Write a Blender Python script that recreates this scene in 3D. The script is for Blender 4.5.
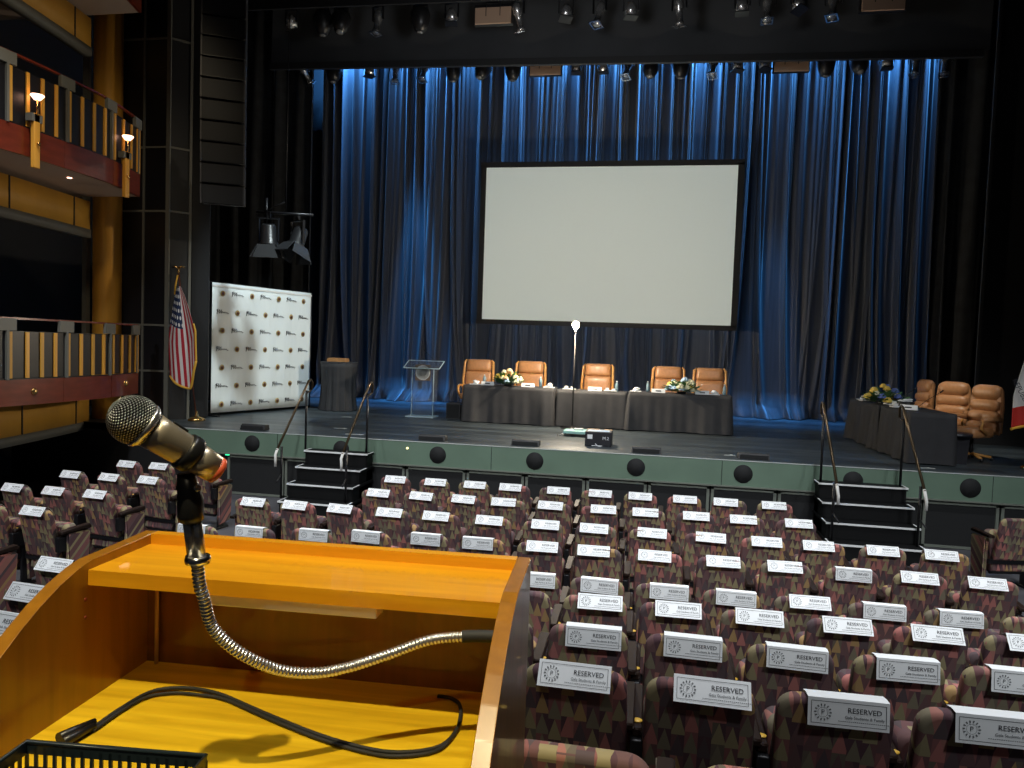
import bpy, bmesh, math, random
from math import sin, cos, pi, radians as R, sqrt, atan2, floor
from mathutils import Vector, Matrix, noise
for o in list(bpy.data.objects): bpy.data.objects.remove(o)
C = bpy.context.scene.collection
random.seed(7)

# ---------------------------------------------------------------- camera, world, light, exposure
CZ = 2.6
cam = bpy.data.objects.new('camera', bpy.data.cameras.new('camera')); C.objects.link(cam)
cam.data.sensor_width = 36; cam.data.lens = 36 * 740 / 1024; cam.data.clip_start = .02; cam.data.clip_end = 100
def cam_matrix(yaw, pitch, roll):
    f = Vector((-sin(yaw)*cos(pitch), cos(yaw)*cos(pitch), -sin(pitch)))
    r = Vector((cos(yaw), sin(yaw), 0)); u = r.cross(f)
    cu = cos(roll)*u - sin(roll)*r; cr = cos(roll)*r + sin(roll)*u
    m = Matrix((cr, cu, -f)).transposed().to_4x4(); m.translation = (0, 0, CZ); return m
cam.matrix_world = cam_matrix(R(10.5), R(2.85), R(1.95))
sc = bpy.context.scene; sc.camera = cam
sc.view_settings.view_transform = 'Standard'; sc.view_settings.look = 'None'
sc.view_settings.exposure = 0; sc.view_settings.gamma = 1; sc.view_settings.use_curve_mapping = False
w = bpy.data.worlds.new('world'); sc.world = w; w.use_nodes = True
w.node_tree.nodes['Background'].inputs[0].default_value = (.5, .55, .65, 1)
w.node_tree.nodes['Background'].inputs[1].default_value = .02

def look(o, target):
    d = Vector(target) - o.location
    o.rotation_euler = d.to_track_quat('-Z', 'Y').to_euler()
def spot(name, loc, target, power, color=(1, .93, .85), angle=70, blend=.6, size=.15):
    l = bpy.data.lights.new(name, 'SPOT'); l.energy = power; l.color = color; l.spot_size = R(angle)
    l.spot_blend = blend; l.shadow_soft_size = size
    o = bpy.data.objects.new(name, l); C.objects.link(o); o.location = loc; look(o, target); return o
def area(name, loc, target, power, color, sx, sy, spread=180):
    l = bpy.data.lights.new(name, 'AREA'); l.energy = power; l.color = color; l.shape = 'RECTANGLE'
    l.size = sx; l.size_y = sy; l.spread = R(spread)
    o = bpy.data.objects.new(name, l); C.objects.link(o); o.location = loc; look(o, target); return o
# house downlights over the seats, and unseen fill lamps added behind the camera
for i, (x, y, p) in enumerate([(-6.6, 6.8, 900), (-3.4, 7.6, 650), (0, 7.6, 620), (3.4, 7.6, 560), (0.8, 4.3, 520), (3.6, 4.4, 420), (1.0, 1.6, 300), (-4.5, 4.0, 420)]):
    spot('house_downlight', (x, y, 9.2), (x, y + .35, 0), p * 1.3, (.95, .97, 1.0), 78, .8, .12)
for x, tx, p in ((-5.5, -6.5, 1500), (-1.0, -2.5, 1500), (3.5, 1.5, 1700), (6.5, 4.0, 1000)):
    spot('front_fill_lamp', (x, -3.5, 9.8), (tx, 9.0, .2), p * 1.3, (.93, .97, 1.0), 42, .8, .35)
# the lamps above and behind the lectern
spot('lectern_key', (-.45, -1.75, 8.6), (-.45, .95, 2.2), 1750, (1, .86, .52), 18, .7, .07)
spot('lectern_second', (1.1, -4.2, 7.6), (-.45, .9, 2.2), 130, (1, .86, .6), 14, .8, .06)
# side stage and stage wash
spot('banner_wash', (-3.2, 10.4, 8.6), (-7.9, 14.3, 2.2), 2100, (.85, .97, 1.0), 34, .7, .3)
spot('stage_wash', (-2.4, 9.8, 9.0), (-1.5, 14.6, 1.5), 380, (.95, .96, 1.0), 60, .8, .3)
spot('side_table_wash', (3.2, 10.4, 8.6), (5.3, 13.8, 2.0), 1300, (1, .95, .86), 17, .7, .2)
spot('balcony_glow', (-4.5, 6.5, 8.8), (-9.5, 10.0, 4.0), 330, (1, .82, .55), 60, .8, .3)
spot('border_wash', (-1.5, 8.5, 6.5), (-1.5, 14.9, 9.0), 260, (.95, .97, 1.0), 110, .9, .4)
# blue top light grazing the backdrop and its hem
for i in range(14):
    x = -8.2 + i * 1.13
    spot('blue_curtain_light', (x, 19.10, 11.0), (x - .3, 21.4, 8.7), (1500, 900, 1250, 700)[i % 4], (.09, .38, 1.0), 126, .25, .05)
spot('blue_hem_light', (-6.4, 18.5, 10.8), (-6.2, 19.15, 1.1), 7500, (.06, .38, 1.0), 15, .6, .1)
spot('blue_hem_light', (2.9, 18.5, 10.8), (2.9, 19.15, 1.1), 5000, (.06, .38, 1.0), 12, .6, .1)
# ---------------------------------------------------------------- materials
MATS = {}
def mat(name, col, rough=.5, metal=0, emit=None, es=0, noise_amt=0, nscale=8, bump=0, spec=.5, trans=0, coat=0, stretch=(1, 1, 1)):
    m = bpy.data.materials.new(name); m.use_nodes = True; nt = m.node_tree; b = nt.nodes['Principled BSDF']
    b.inputs['Base Color'].default_value = (*col, 1); b.inputs['Roughness'].default_value = rough
    b.inputs['Metallic'].default_value = metal; b.inputs['Specular IOR Level'].default_value = spec
    b.inputs['Transmission Weight'].default_value = trans; b.inputs['Coat Weight'].default_value = coat
    if emit: b.inputs['Emission Color'].default_value = (*emit, 1); b.inputs['Emission Strength'].default_value = es
    if noise_amt or bump:
        tc = nt.nodes.new('ShaderNodeTexCoord'); mp = nt.nodes.new('ShaderNodeMapping'); nz = nt.nodes.new('ShaderNodeTexNoise')
        mp.inputs['Scale'].default_value = stretch; nz.inputs['Scale'].default_value = nscale; nz.inputs['Detail'].default_value = 4
        nt.links.new(tc.outputs['Object'], mp.inputs[0]); nt.links.new(mp.outputs[0], nz.inputs['Vector'])
        if noise_amt:
            rp = nt.nodes.new('ShaderNodeMapRange'); rp.inputs[1].default_value = .3; rp.inputs[2].default_value = .7
            rp.inputs[3].default_value = 1 - noise_amt; rp.inputs[4].default_value = 1 + noise_amt
            mx = nt.nodes.new('ShaderNodeVectorMath'); mx.operation = 'SCALE'; mx.inputs[0].default_value = col
            nt.links.new(nz.outputs[0], rp.inputs[0]); nt.links.new(rp.outputs[0], mx.inputs['Scale']); nt.links.new(mx.outputs[0], b.inputs['Base Color'])
        if bump:
            bp = nt.nodes.new('ShaderNodeBump'); bp.inputs['Strength'].default_value = bump; bp.inputs['Distance'].default_value = .01
            nt.links.new(nz.outputs[0], bp.inputs['Height']); nt.links.new(bp.outputs[0], b.inputs['Normal'])
    MATS[name] = m; return m
class N:                                    # small node helper
    def __init__(s, nt): s.nt = nt
    def m(s, op, a, b=None, c=None):
        n = s.nt.nodes.new('ShaderNodeMath'); n.operation = op
        for i, v in enumerate((a, b, c)):
            if v is None: continue
            if isinstance(v, (int, float)): n.inputs[i].default_value = v
            else: s.nt.links.new(v, n.inputs[i])
        return n.outputs[0]
    def mix(s, f, a, b):
        n = s.nt.nodes.new('ShaderNodeMix'); n.data_type = 'RGBA'
        for k, v in ((0, f), (6, a), (7, b)):
            if isinstance(v, tuple): n.inputs[k].default_value = (*v, 1) if k else v
            elif isinstance(v, (int, float)): n.inputs[k].default_value = v
            else: s.nt.links.new(v, n.inputs[k])
        return n.outputs[2]
    def xyz(s, kind='Object'):
        t = s.nt.nodes.new('ShaderNodeTexCoord'); q = s.nt.nodes.new('ShaderNodeSeparateXYZ'); s.nt.links.new(t.outputs[kind], q.inputs[0]); return q.outputs
    def rnd(s, a, b):
        c = s.nt.nodes.new('ShaderNodeCombineXYZ'); s.nt.links.new(a, c.inputs[0]); s.nt.links.new(b, c.inputs[1])
        n = s.nt.nodes.new('ShaderNodeTexWhiteNoise'); n.noise_dimensions = '2D'; s.nt.links.new(c.outputs[0], n.inputs['Vector']); return n.outputs['Value']
    def ramp(s, v, stops, const=True):
        n = s.nt.nodes.new('ShaderNodeValToRGB'); n.color_ramp.interpolation = 'CONSTANT' if const else 'LINEAR'
        e = n.color_ramp.elements
        while len(e) < len(stops): e.new(.5)
        for i, (p, c) in enumerate(stops): e[i].position = p; e[i].color = (*c, 1)
        s.nt.links.new(v, n.inputs[0]); return n.outputs[0]
def base(m): return m.node_tree.nodes['Principled BSDF'].inputs['Base Color']

# theatre seat fabric: staggered triangles in plum, rose, olive and gold
fab = mat('seat_fabric', (.2, .1, .1), .85, spec=.2); n = N(fab.node_tree); X, Y, Z = n.xyz()
oi = fab.node_tree.nodes.new('ShaderNodeObjectInfo')
u = n.m('DIVIDE', X, .050); uf = n.m('FLOOR', u); fu = n.m('SUBTRACT', u, uf)
v = n.m('ADD', n.m('DIVIDE', n.m('SUBTRACT', Z, Y), .115), n.m('MULTIPLY', n.rnd(uf, uf), 3.0))
vf = n.m('FLOOR', v); fv = n.m('SUBTRACT', v, vf)
tri = n.m('LESS_THAN', n.m('MULTIPLY', n.m('ABSOLUTE', n.m('SUBTRACT', fu, .5)), 2.0), n.m('MULTIPLY', n.m('SUBTRACT', 1.0, fv), 1.18))
uh = n.m('ADD', uf, oi.outputs['Random'])
h1 = n.rnd(uh, vf); h2 = n.rnd(n.m('ADD', uh, 31.3), n.m('ADD', vf, n.m('GREATER_THAN', fu, .5)))
c1 = n.ramp(h1, [(0, (.32, .27, .15)), (.26, (.16, .09, .09)), (.44, (.22, .19, .13)), (.62, (.42, .27, .12)), (.72, (.11, .08, .085)), (.90, (.44, .17, .15))])
c2 = n.ramp(h2, [(0, (.11, .06, .07)), (.34, (.17, .085, .085)), (.60, (.26, .11, .105)), (.74, (.16, .13, .10)), (.86, (.38, .17, .14))])
fab.node_tree.links.new(n.mix(tri, c2, c1), base(fab))

mat('black_plastic', (.012, .012, .013), .35); mat('black_metal', (.015, .015, .017), .35, .3)
mat('arm_wood', (.020, .011, .008), .5, spec=.15); mat('gold_plate', (.85, .52, .07), .4)
mat('card_paper', (.90, .93, .94), .7); mat('ink', (.03, .03, .04), .7); mat('grey_ink', (.12, .13, .14), .7)
mat('floor_house', (.085, .085, .095), .6, noise_amt=.25, nscale=3); mat('floor_riser', (.03, .027, .03), .7, noise_amt=.3, nscale=4)
mat('black_wall', (.008, .008, .009), .7); mat('drape_black', (.022, .024, .027), .85, noise_amt=.3, nscale=5)
mat('border_cloth', (.06, .063, .067), .9, noise_amt=.15, nscale=1)
mat('fascia_green', (.15, .23, .17), .45, noise_amt=.08, nscale=2); mat('frame_grey', (.17, .19, .16), .5); mat('panel_black', (.012, .013, .014), .8, bump=.3, nscale=150)
mat('lip_white', (.55, .6, .58), .5); mat('tread_white', (.85, .87, .87), .6); mat('tread_black', (.007, .0075, .008), .6, spec=.2)
mat('rail_white', (.75, .75, .72), .5); mat('bronze_rail', (.12, .085, .05), .3, .8)
mat('leather_tan', (.50, .24, .10), .38, noise_amt=.1, nscale=20, coat=.2); mat('oak_frame', (.62, .30, .08), .35, noise_amt=.15, nscale=30)
mat('cloth_black', (.05, .049, .051), .75, noise_amt=.12, nscale=6); mat('cloth_shaded', (.028, .028, .031), .8, noise_amt=.12, nscale=6); mat('chrome', (.75, .75, .75), .18, 1)  # second black cloth: the weaker light on it is put into its colour
mat('steel', (.62, .61, .60), .27, .85); mat('brass', (.8, .5, .18), .25, 1); mat('white_plastic', (.75, .75, .73), .4)
mat('screen_white', (.74, .78, .76), .9, emit=(.70, .80, .74), es=.30); mat('screen_frame', (.02, .02, .022), .6)  # screen emission is added to brighten the blank surface
mat('green_leaf', (.08, .20, .06), .5, noise_amt=.3, nscale=30); mat('yellow_petal', (.9, .65, .12), .6); mat('peach_petal', (.95, .62, .35), .6)
mat('cream_petal', (.85, .8, .55), .6); mat('blue_petal', (.15, .22, .6), .6); mat('pale_blue_petal', (.45, .62, .8), .6)
mat('bottle_blue', (.45, .65, .75), .15, trans=.5); mat('case_black', (.02, .02, .025), .4); mat('tape_orange', (.8, .5, .25), .6)
mat('aqua_pad', (.35, .65, .6), .5); mat('balcony_yellow', (.62, .32, .045), .45, noise_amt=.1, nscale=2, stretch=(1, 1, .3))
mat('column_wood', (.78, .38, .05), .4, noise_amt=.12, nscale=3, stretch=(3, 3, .2)); mat('mahogany', (.17, .028, .012), .3, coat=.3, noise_amt=.2, nscale=4, stretch=(1, 1, 4))
mat('grey_trim', (.15, .15, .13), .5); mat('soffit', (.42, .33, .26), .7); mat('dark_glass', (.008, .008, .011), .4)
mat('line_array', (.02, .021, .023), .55); mat('line_array_edge', (.10, .10, .105), .45)
mat('bulb_glow', (1, .8, .5), .5, emit=(1, .74, .42), es=60); mat('sconce_glow', (1, .7, .5), .5, emit=(1, .55, .38), es=4.5)
mat('lens_glass', (.25, .25, .24), .1, .2); mat('filter_frame', (.5, .33, .22), .5); mat('rubber', (.02, .02, .02), .7)
mat('red_ring', (.75, .12, .05), .4); mat('tan_box', (.45, .22, .08), .5, noise_amt=.2, nscale=20); mat('wood_floor_mark', (.4, .45, .45), .5)
mat('led_strip', (.92, .82, .78), .5); mat('piping', (.55, .33, .12), .5); mat('basket_black', (.012, .02, .025), .35); mat('green_led', (.05, .9, .4), .5, emit=(.05, .9, .4), es=1.5)
mat('gold_fringe', (.8, .45, .05), .6); mat('pole_wood', (.10, .03, .02), .3, coat=.4); mat('seal_gold', (.42, .30, .10), .5); mat('seal_panel', (.16, .11, .07), .5)
mat('yellow_led', (1, .9, .4), .5, emit=(1, .9, .4), es=2.0)
# acrylic
ac = mat('acrylic', (.9, .97, 1), .05, trans=.96); ac.node_tree.nodes['Principled BSDF'].inputs['IOR'].default_value = 1.2
mat('acrylic_edge', (.60, .78, .82), .3)
# stage floor: dark glossy boards running across the stage
st = mat('stage_floor', (.03, .04, .05), .32); n = N(st.node_tree); X, Y, Z = n.xyz()
row = n.m('FLOOR', n.m('DIVIDE', Y, .30)); hh = n.rnd(row, n.m('FLOOR', n.m('DIVIDE', n.m('ADD', X, n.m('MULTIPLY', row, 1.7)), 2.4)))
nz = st.node_tree.nodes.new('ShaderNodeTexNoise'); nz.inputs['Scale'].default_value = 1.2; nz.inputs['Detail'].default_value = 6
tc = st.node_tree.nodes.new('ShaderNodeTexCoord'); mp = st.node_tree.nodes.new('ShaderNodeMapping'); mp.inputs['Scale'].default_value = (.6, 6, 1)
st.node_tree.links.new(tc.outputs['Object'], mp.inputs[0]); st.node_tree.links.new(mp.outputs[0], nz.inputs[0])
seam = n.m('LESS_THAN', n.m('FRACT', n.m('DIVIDE', Y, .30)), .05)
vv = n.m('ADD', n.m('MULTIPLY', hh, .4), n.m('MULTIPLY', nz.outputs[0], .6))
cc = n.ramp(vv, [(.2, (.018, .024, .029)), (.8, (.085, .106, .118))], False)
st.node_tree.links.new(n.mix(seam, cc, (.008, .01, .012)), base(st))
st.node_tree.links.new(n.m('ADD', n.m('MULTIPLY', nz.outputs[0], .35), .18), st.node_tree.nodes['Principled BSDF'].inputs['Roughness'])
# varnished lectern wood: fine grain along one axis
def wood(name, ca, cb, axis=0, rough=.3, sc_=14, coat=.35):
    m = mat(name, ca, rough, coat=coat); nt = m.node_tree; tc = nt.nodes.new('ShaderNodeTexCoord'); mp = nt.nodes.new('ShaderNodeMapping')
    s = [14, 14, 14]; s[axis] = .9; mp.inputs['Scale'].default_value = s
    nz = nt.nodes.new('ShaderNodeTexNoise'); nz.inputs['Scale'].default_value = 3.2; nz.inputs['Detail'].default_value = 6; nz.inputs['Distortion'].default_value = .6
    nt.links.new(tc.outputs['Object'], mp.inputs[0]); nt.links.new(mp.outputs[0], nz.inputs[0])
    N_ = N(nt); nt.links.new(N_.ramp(nz.outputs[0], [(.32, ca), (.68, cb)], False), base(m)); return m
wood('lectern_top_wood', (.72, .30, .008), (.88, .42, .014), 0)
wood('lectern_shaded_wood', (.28, .115, .009), (.37, .155, .011), 2)  # same varnished wood, with shade on the side panels put into the colour
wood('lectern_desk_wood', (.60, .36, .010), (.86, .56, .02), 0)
wood('lectern_deep_shade_wood', (.17, .055, .006), (.22, .07, .008), 2)  # same varnished wood, darkened in colour for the shaded interior
# stage backdrop: charcoal satin
cu = mat('backdrop_cloth', (.055, .062, .078), .5, noise_amt=.25, nscale=2.5, stretch=(6, 1, .25)); cu.node_tree.nodes['Principled BSDF'].inputs['Sheen Weight'].default_value = .3
# mic grille: woven wire
gr = mat('mic_grille', (.05, .05, .055), .3, .8); n = N(gr.node_tree); X, Y, Z = n.xyz()
wa = n.m('SINE', n.m('MULTIPLY', n.m('ARCTAN2', Y, X), 26)); wb = n.m('SINE', n.m('MULTIPLY', Z, 2300))
wv = n.m('MULTIPLY', wa, wb); gr.node_tree.links.new(n.mix(n.m('GREATER_THAN', wv, .25), (.02, .02, .022), (.62, .62, .62)), base(gr))
bp = gr.node_tree.nodes.new('ShaderNodeBump'); bp.inputs['Distance'].default_value = .001; bp.inputs['Strength'].default_value = .9
gr.node_tree.links.new(wv, bp.inputs['Height']); gr.node_tree.links.new(bp.outputs[0], gr.node_tree.nodes['Principled BSDF'].inputs['Normal'])
# banner vinyl
bn = mat('banner_vinyl', (.78, .84, .84), .55, noise_amt=.07, nscale=1.2, stretch=(1, 1, .3))

# ---------------------------------------------------------------- mesh builder
class MB:
    def __init__(s, *mats): s.bm = bmesh.new(); s.mats = list(mats) or ['black_plastic']; s.k = 0
    def use(s, name):
        if name not in s.mats: s.mats.append(name)
        s.k = s.mats.index(name); return s
    def face(s, pts, smooth=False):
        f = s.bm.faces.new([s.bm.verts.new(p) for p in pts]); f.material_index = s.k; f.smooth = smooth; return f
    def grid(s, rows, closed=False, smooth=True, caps=False):
        vs = [[s.bm.verts.new(p) for p in r] for r in rows]; m = len(vs[0])
        for a, b in zip(vs, vs[1:]):
            for j in range(m if closed else m - 1):
                q = (j + 1) % m
                try: f = s.bm.faces.new((a[j], a[q], b[q], b[j])); f.material_index = s.k; f.smooth = smooth
                except ValueError: pass
        if caps:
            for r in (vs[0], vs[-1]):
                try: f = s.bm.faces.new(r); f.material_index = s.k
                except ValueError: pass
        return s
    def box(s, c, d, rz=0, bev=0, M=None):
        x, y, z = c; a, b, h = d[0]/2, d[1]/2, d[2]/2
        before = len(s.bm.verts)
        m = Matrix.Translation(c) @ Matrix.Rotation(rz, 4, 'Z') if M is None else M
        r = bmesh.ops.create_cube(s.bm, size=1, matrix=m @ Matrix.Diagonal((d[0], d[1], d[2], 1)))
        vs = r['verts']; fs = {f for q in vs for f in q.link_faces}
        for f in fs: f.material_index = s.k
        if bev:
            es = {e for q in vs for e in q.link_edges}
            rr = bmesh.ops.bevel(s.bm, geom=list(es), offset=bev, segments=2, affect='EDGES', profile=.6)
            for f in rr['faces']: f.material_index = s.k; f.smooth = True
        return s
    def tube(s, pts, r, n=10, smooth=True):
        pts = [Vector(p) for p in pts]; rows = []; up = None
        for i, p in enumerate(pts):
            t = (pts[min(i+1, len(pts)-1)] - pts[max(i-1, 0)]).normalized()
            if up is None: up = t.orthogonal().normalized()
            else: up = (up - t*up.dot(t)).normalized()
            b = t.cross(up); rr = r[i] if isinstance(r, (list, tuple)) else r
            rows.append([p + (up*cos(2*pi*k/n) + b*sin(2*pi*k/n))*rr for k in range(n)])
        return s.grid(rows, True, smooth, True)
    def lathe(s, prof, n=24, M=Matrix(), smooth=True):      # prof: (radius, z)
        rows = [[M @ Vector((max(r, 1e-5)*cos(2*pi*k/n), max(r, 1e-5)*sin(2*pi*k/n), z)) for k in range(n)] for r, z in prof]
        return s.grid(rows, True, smooth, True)
    def prism(s, poly, depth, M=Matrix(), bev=0):            # poly in local xz, extruded along +y
        a = [s.bm.verts.new(M @ Vector((x, 0, z))) for x, z in poly]; b = [s.bm.verts.new(M @ Vector((x, depth, z))) for x, z in poly]
        fs = [s.bm.faces.new(a), s.bm.faces.new(b[::-1])]
        for i in range(len(a)):
            j = (i+1) % len(a); fs.append(s.bm.faces.new((a[j], a[i], b[i], b[j])))
        for f in fs: f.material_index = s.k
        if bev:
            es = {e for q in a+b for e in q.link_edges}
            rr = bmesh.ops.bevel(s.bm, geom=list(es), offset=bev, segments=2, affect='EDGES')
            for f in rr['faces']: f.material_index = s.k; f.smooth = True
        return s
    def ball(s, c, r, sx=1, sy=1, sz=1, u=12, v=8):
        rr = bmesh.ops.create_uvsphere(s.bm, u_segments=u, v_segments=v, radius=r, matrix=Matrix.Translation(c) @ Matrix.Diagonal((sx, sy, sz, 1)))
        for q in rr['verts']:
            for f in q.link_faces: f.material_index = s.k; f.smooth = True
        return s
    def text(s, body, size, M, ext=.0002, align='CENTER', shear=0):
        cv = bpy.data.curves.new('t', 'FONT'); cv.body = body; cv.size = size; cv.extrude = ext; cv.align_x = align; cv.align_y = 'CENTER'; cv.resolution_u = 2; cv.shear = shear
        o = bpy.data.objects.new('t', cv); C.objects.link(o); dg = bpy.context.evaluated_depsgraph_get(); dg.update()
        me = bpy.data.meshes.new_from_object(o.evaluated_get(dg)); me.transform(M)
        k0 = len(s.bm.faces); s.bm.from_mesh(me); s.bm.faces.ensure_lookup_table()
        for f in s.bm.faces[k0:]: f.material_index = s.k
        bpy.data.objects.remove(o); bpy.data.meshes.remove(me); return s
    def build(s, name, parent=None, fix=True):
        if fix: bmesh.ops.recalc_face_normals(s.bm, faces=s.bm.faces)
        me = bpy.data.meshes.new(name); s.bm.to_mesh(me); s.bm.free()
        for q in s.mats: me.materials.append(MATS[q])
        o = bpy.data.objects.new(name, me); C.objects.link(o)
        if parent: o.parent = parent
        return o
def tag(o, label=None, cat=None, group=None, kind=None):
    if label: o['label'] = label
    if cat: o['category'] = cat
    if group: o['group'] = group
    if kind: o['kind'] = kind
    return o
def thing(name, label, cat, loc=(0, 0, 0), rz=0, group=None):
    o = bpy.data.objects.new(name, None); C.objects.link(o); o.empty_display_size = .1
    o.location = loc; o.rotation_euler = (0, 0, rz); return tag(o, label, cat, group)
def struct(o): o['kind'] = 'structure'; return o
def kids(o): return [c for c in bpy.data.objects if c.parent == o]
def copy_tree(o, loc=None, rz=None, label=None, parent=None, ch=None):
    c = o.copy(); C.objects.link(c); c.parent = parent
    if loc is not None: c.location = loc
    if rz is not None: c.rotation_euler = (0, 0, rz)
    if label: c['label'] = label
    for k in kids(o): copy_tree(k, parent=c)
    return c
def nest(t, parent_name, *names):        # a piece of a part goes under that part
    ks = kids(t); p = next(k for k in ks if k.name.split('.')[0] == parent_name)
    for k in ks:
        if k is not p and k.name.split('.')[0] in names: k.parent = p
def plane_M(origin, xdir, ydir):
    x = Vector(xdir).normalized(); y = Vector(ydir).normalized(); z = x.cross(y)
    m = Matrix((x, y, z)).transposed().to_4x4(); m.translation = origin; return m
SZ = 1.07                                # stage height

# ---------------------------------------------------------------- the setting
LEV = [(5.35, 0), (4.45, .18), (3.55, .34), (2.65, .51), (1.75, .68), (1.35, .84)]
def bend(x, y): return y - .17 * max(0, -1.9 - x)
m = MB('floor_house'); m.box((-1.5, 8.3, -.05), (20, 6, .1)); struct(m.build('floor'))
m = MB('floor_riser')
bounds = [5.35, 4.45, 3.55, 2.65, 1.75, -2.5]; zs = [.18, .34, .51, .68, .84]
for i, zt_ in enumerate(zs):
    xs = [-11.5, -1.9, 8.5]; y1 = bounds[i]
    for xa, xb in ((-5.0, -1.9), (-1.9, 8.5)):
        pts = [(xa, bend(xa, y1)), (xb, bend(xb, y1)), (xb, -3.2), (xa, -3.2)]
        m.grid([[(px, py, -.1) for px, py in pts], [(px, py, zt_) for px, py in pts]], True, False, True)
m.box((.0, -.75, .92), (4.4, 3.9, .16))
struct(m.build('floor_risers'))
m = MB('floor_riser'); m.box((-8.2, 1.0, -.03), (6.5, 9, .1)); struct(m.build('floor_left'))
m = MB('stage_floor'); m.box((-1.5, 17.0, SZ-.06), (20, 11.7, .12)); struct(m.build('floor_stage'))
# stage front: green fascia, lip, black framed panels
m = MB('fascia_green'); m.box((-1.0, 11.17, .87), (13.4, .06, .36))
m.use('panel_black')
for s_ in (-5.93, -2.35, 1.1, 4.7): m.box((s_, 11.137, .87), (.006, .006, .36))
struct(m.build('wall_stage_fascia'))
m = MB('lip_white'); m.box((-1.0, 11.145, 1.062), (13.4, .02, .012)); m.use('frame_grey'); m.box((-1.0, 11.13, .682), (13.4, .05, .02)); struct(m.build('trim_1'))
m = MB('black_wall'); m.box((-1.0, 11.25, .34), (19, .1, .68)); m.box((-9.3, 11.2, .53), (3.4, .1, 1.06)); m.box((7.6, 11.2, .53), (3.8, .1, 1.06)); struct(m.build('wall_stage_front'))
vent = None
for i, x in enumerate([-6.38, -4.82, -3.21, -1.67, -.14, 1.40, 2.90, 4.42]):
    m = MB('panel_black'); m.lathe([(.0, .0), (.128, .0), (.134, .004), (.134, .012), (0, .012)], 32, Matrix.Translation((0, 0, 0)) @ Matrix.Rotation(R(90), 4, 'X'))
    o = m.build('stage_speaker_grille') if vent is None else vent.copy()
    if vent is None: vent = o
    else: C.objects.link(o)
    o.location = (x, 11.145, .872)
    pl = ['leftmost round', 'left stair round', 'third round', 'fourth round', 'fifth round', 'sixth round', 'right stair round', 'rightmost round'][i]
    tag(o, ['black round grille in green stage front, leftmost of the row', 'black round grille in green stage front behind the left stairs', 'black round grille in green stage front, next right of left stairs', 'black round grille in green stage front, left of the middle one under the equipment case', 'black round grille in green stage front below right half of long table', 'black round grille in green stage front, last before the right stairs', 'black round grille in green stage front behind the right stairs', 'black round grille in green stage front, rightmost of the row'][i], 'grille', 'round grilles along the stage front')
seams = [-6.84, -5.81, -4.79, -3.74, -2.75, -1.82, -.88, .04, .95, 1.89, 2.85, 3.83, 4.82, 5.8]
fr0 = None
for i in range(len(seams)-1):
    a, b = seams[i] + .012, seams[i+1] - .012; w_ = b - a
    m = MB('frame_grey')
    for (cx, cz, sx, sz) in ((0, .635, w_, .035), (0, .025, w_, .035), (-w_/2+.02, .33, .04, .64), (w_/2-.02, .33, .04, .64)): m.box((cx, -.012, cz), (sx, .03, sz))
    m.use('panel_black'); m.box((0, 0, .33), (w_-.06, .012, .6))
    o = struct(m.build('panel_%d' % (i+1))); o.name = 'trim_%d' % (i+2); o.location = ((a+b)/2, 11.18, 0)
m = MB('green_led'); m.box((-6.83, 11.15, .655), (.07, .015, .018)); tag(m.build('green_marker_light'), 'small green marker light at left end of stage front', 'light')
m = MB('yellow_led'); m.lathe([(0, 0), (.018, 0), (.018, .01), (0, .01)], 12, Matrix.Translation((-3.71, 11.14, .95)) @ Matrix.Rotation(R(90), 4, 'X')); tag(m.build('indicator_light'), 'tiny yellow indicator light on green stage front, right of left stairs', 'light')
# back and side walls of the stage house
m = MB('black_wall'); m.box((-1.5, 21.4, 5.5), (22, .1, 12)); struct(m.build('wall_back'))
m = MB('black_wall'); m.box((-12.4, 8, 5.5), (.1, 27, 12)); struct(m.build('wall_left'))
m = MB('black_wall'); m.box((9.4, 8, 5.5), (.1, 27, 12)); struct(m.build('wall_right'))
m = MB('black_wall'); m.box((-1.5, 8, 11.6), (22, 27, .1)); struct(m.build('ceiling'))
# proscenium: gridded black panels on the left, splay, black pier
m = MB('dark_glass'); m.box((-9.33, 12.03, 5.5), (1.55, .05, 11.4)); m.use('grey_trim')
for x in (-9.07, -8.585): m.box((x, 11.995, 5.5), (.035 if x < -9 else .075, .03, 11.4))
for z in (1.95, 2.78, 4.82, 5.95, 7.85): m.box((-9.33, 11.995, z), (1.5, .02, .035))
struct(m.build('wall_proscenium_left'))
a = Vector((-8.56, 12.0, 0)); b = Vector((-8.33, 12.27, 0)); mid = (a+b)/2; an = atan2(b.y-a.y, b.x-a.x)
m = MB('line_array'); m.box((mid.x, mid.y+.03, 5.5), ((b-a).length, .03, 11.4), an); m.use('grey_trim')
for z in (1.95, 2.78, 4.82, 5.95, 7.85): m.box((mid.x+.005, mid.y, z), ((b-a).length, .02, .035), an)
m.box((b.x, b.y, 5.5), (.045, .03, 11.4), an)
struct(m.build('wall_proscenium_splay'))
m = MB('black_wall'); m.box((-8.33, 12.62, 6.6), (.30, .2, 11), R(30)); struct(m.build('wall_proscenium_pier'))
m = MB('black_wall'); m.box((7.85, 15.3, 5.5), (3.6, .1, 11.4)); m.use('drape_black'); m.box((6.02, 15.22, 5.5), (.05, .05, 11.4)); struct(m.build('wall_proscenium_right'))

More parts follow.
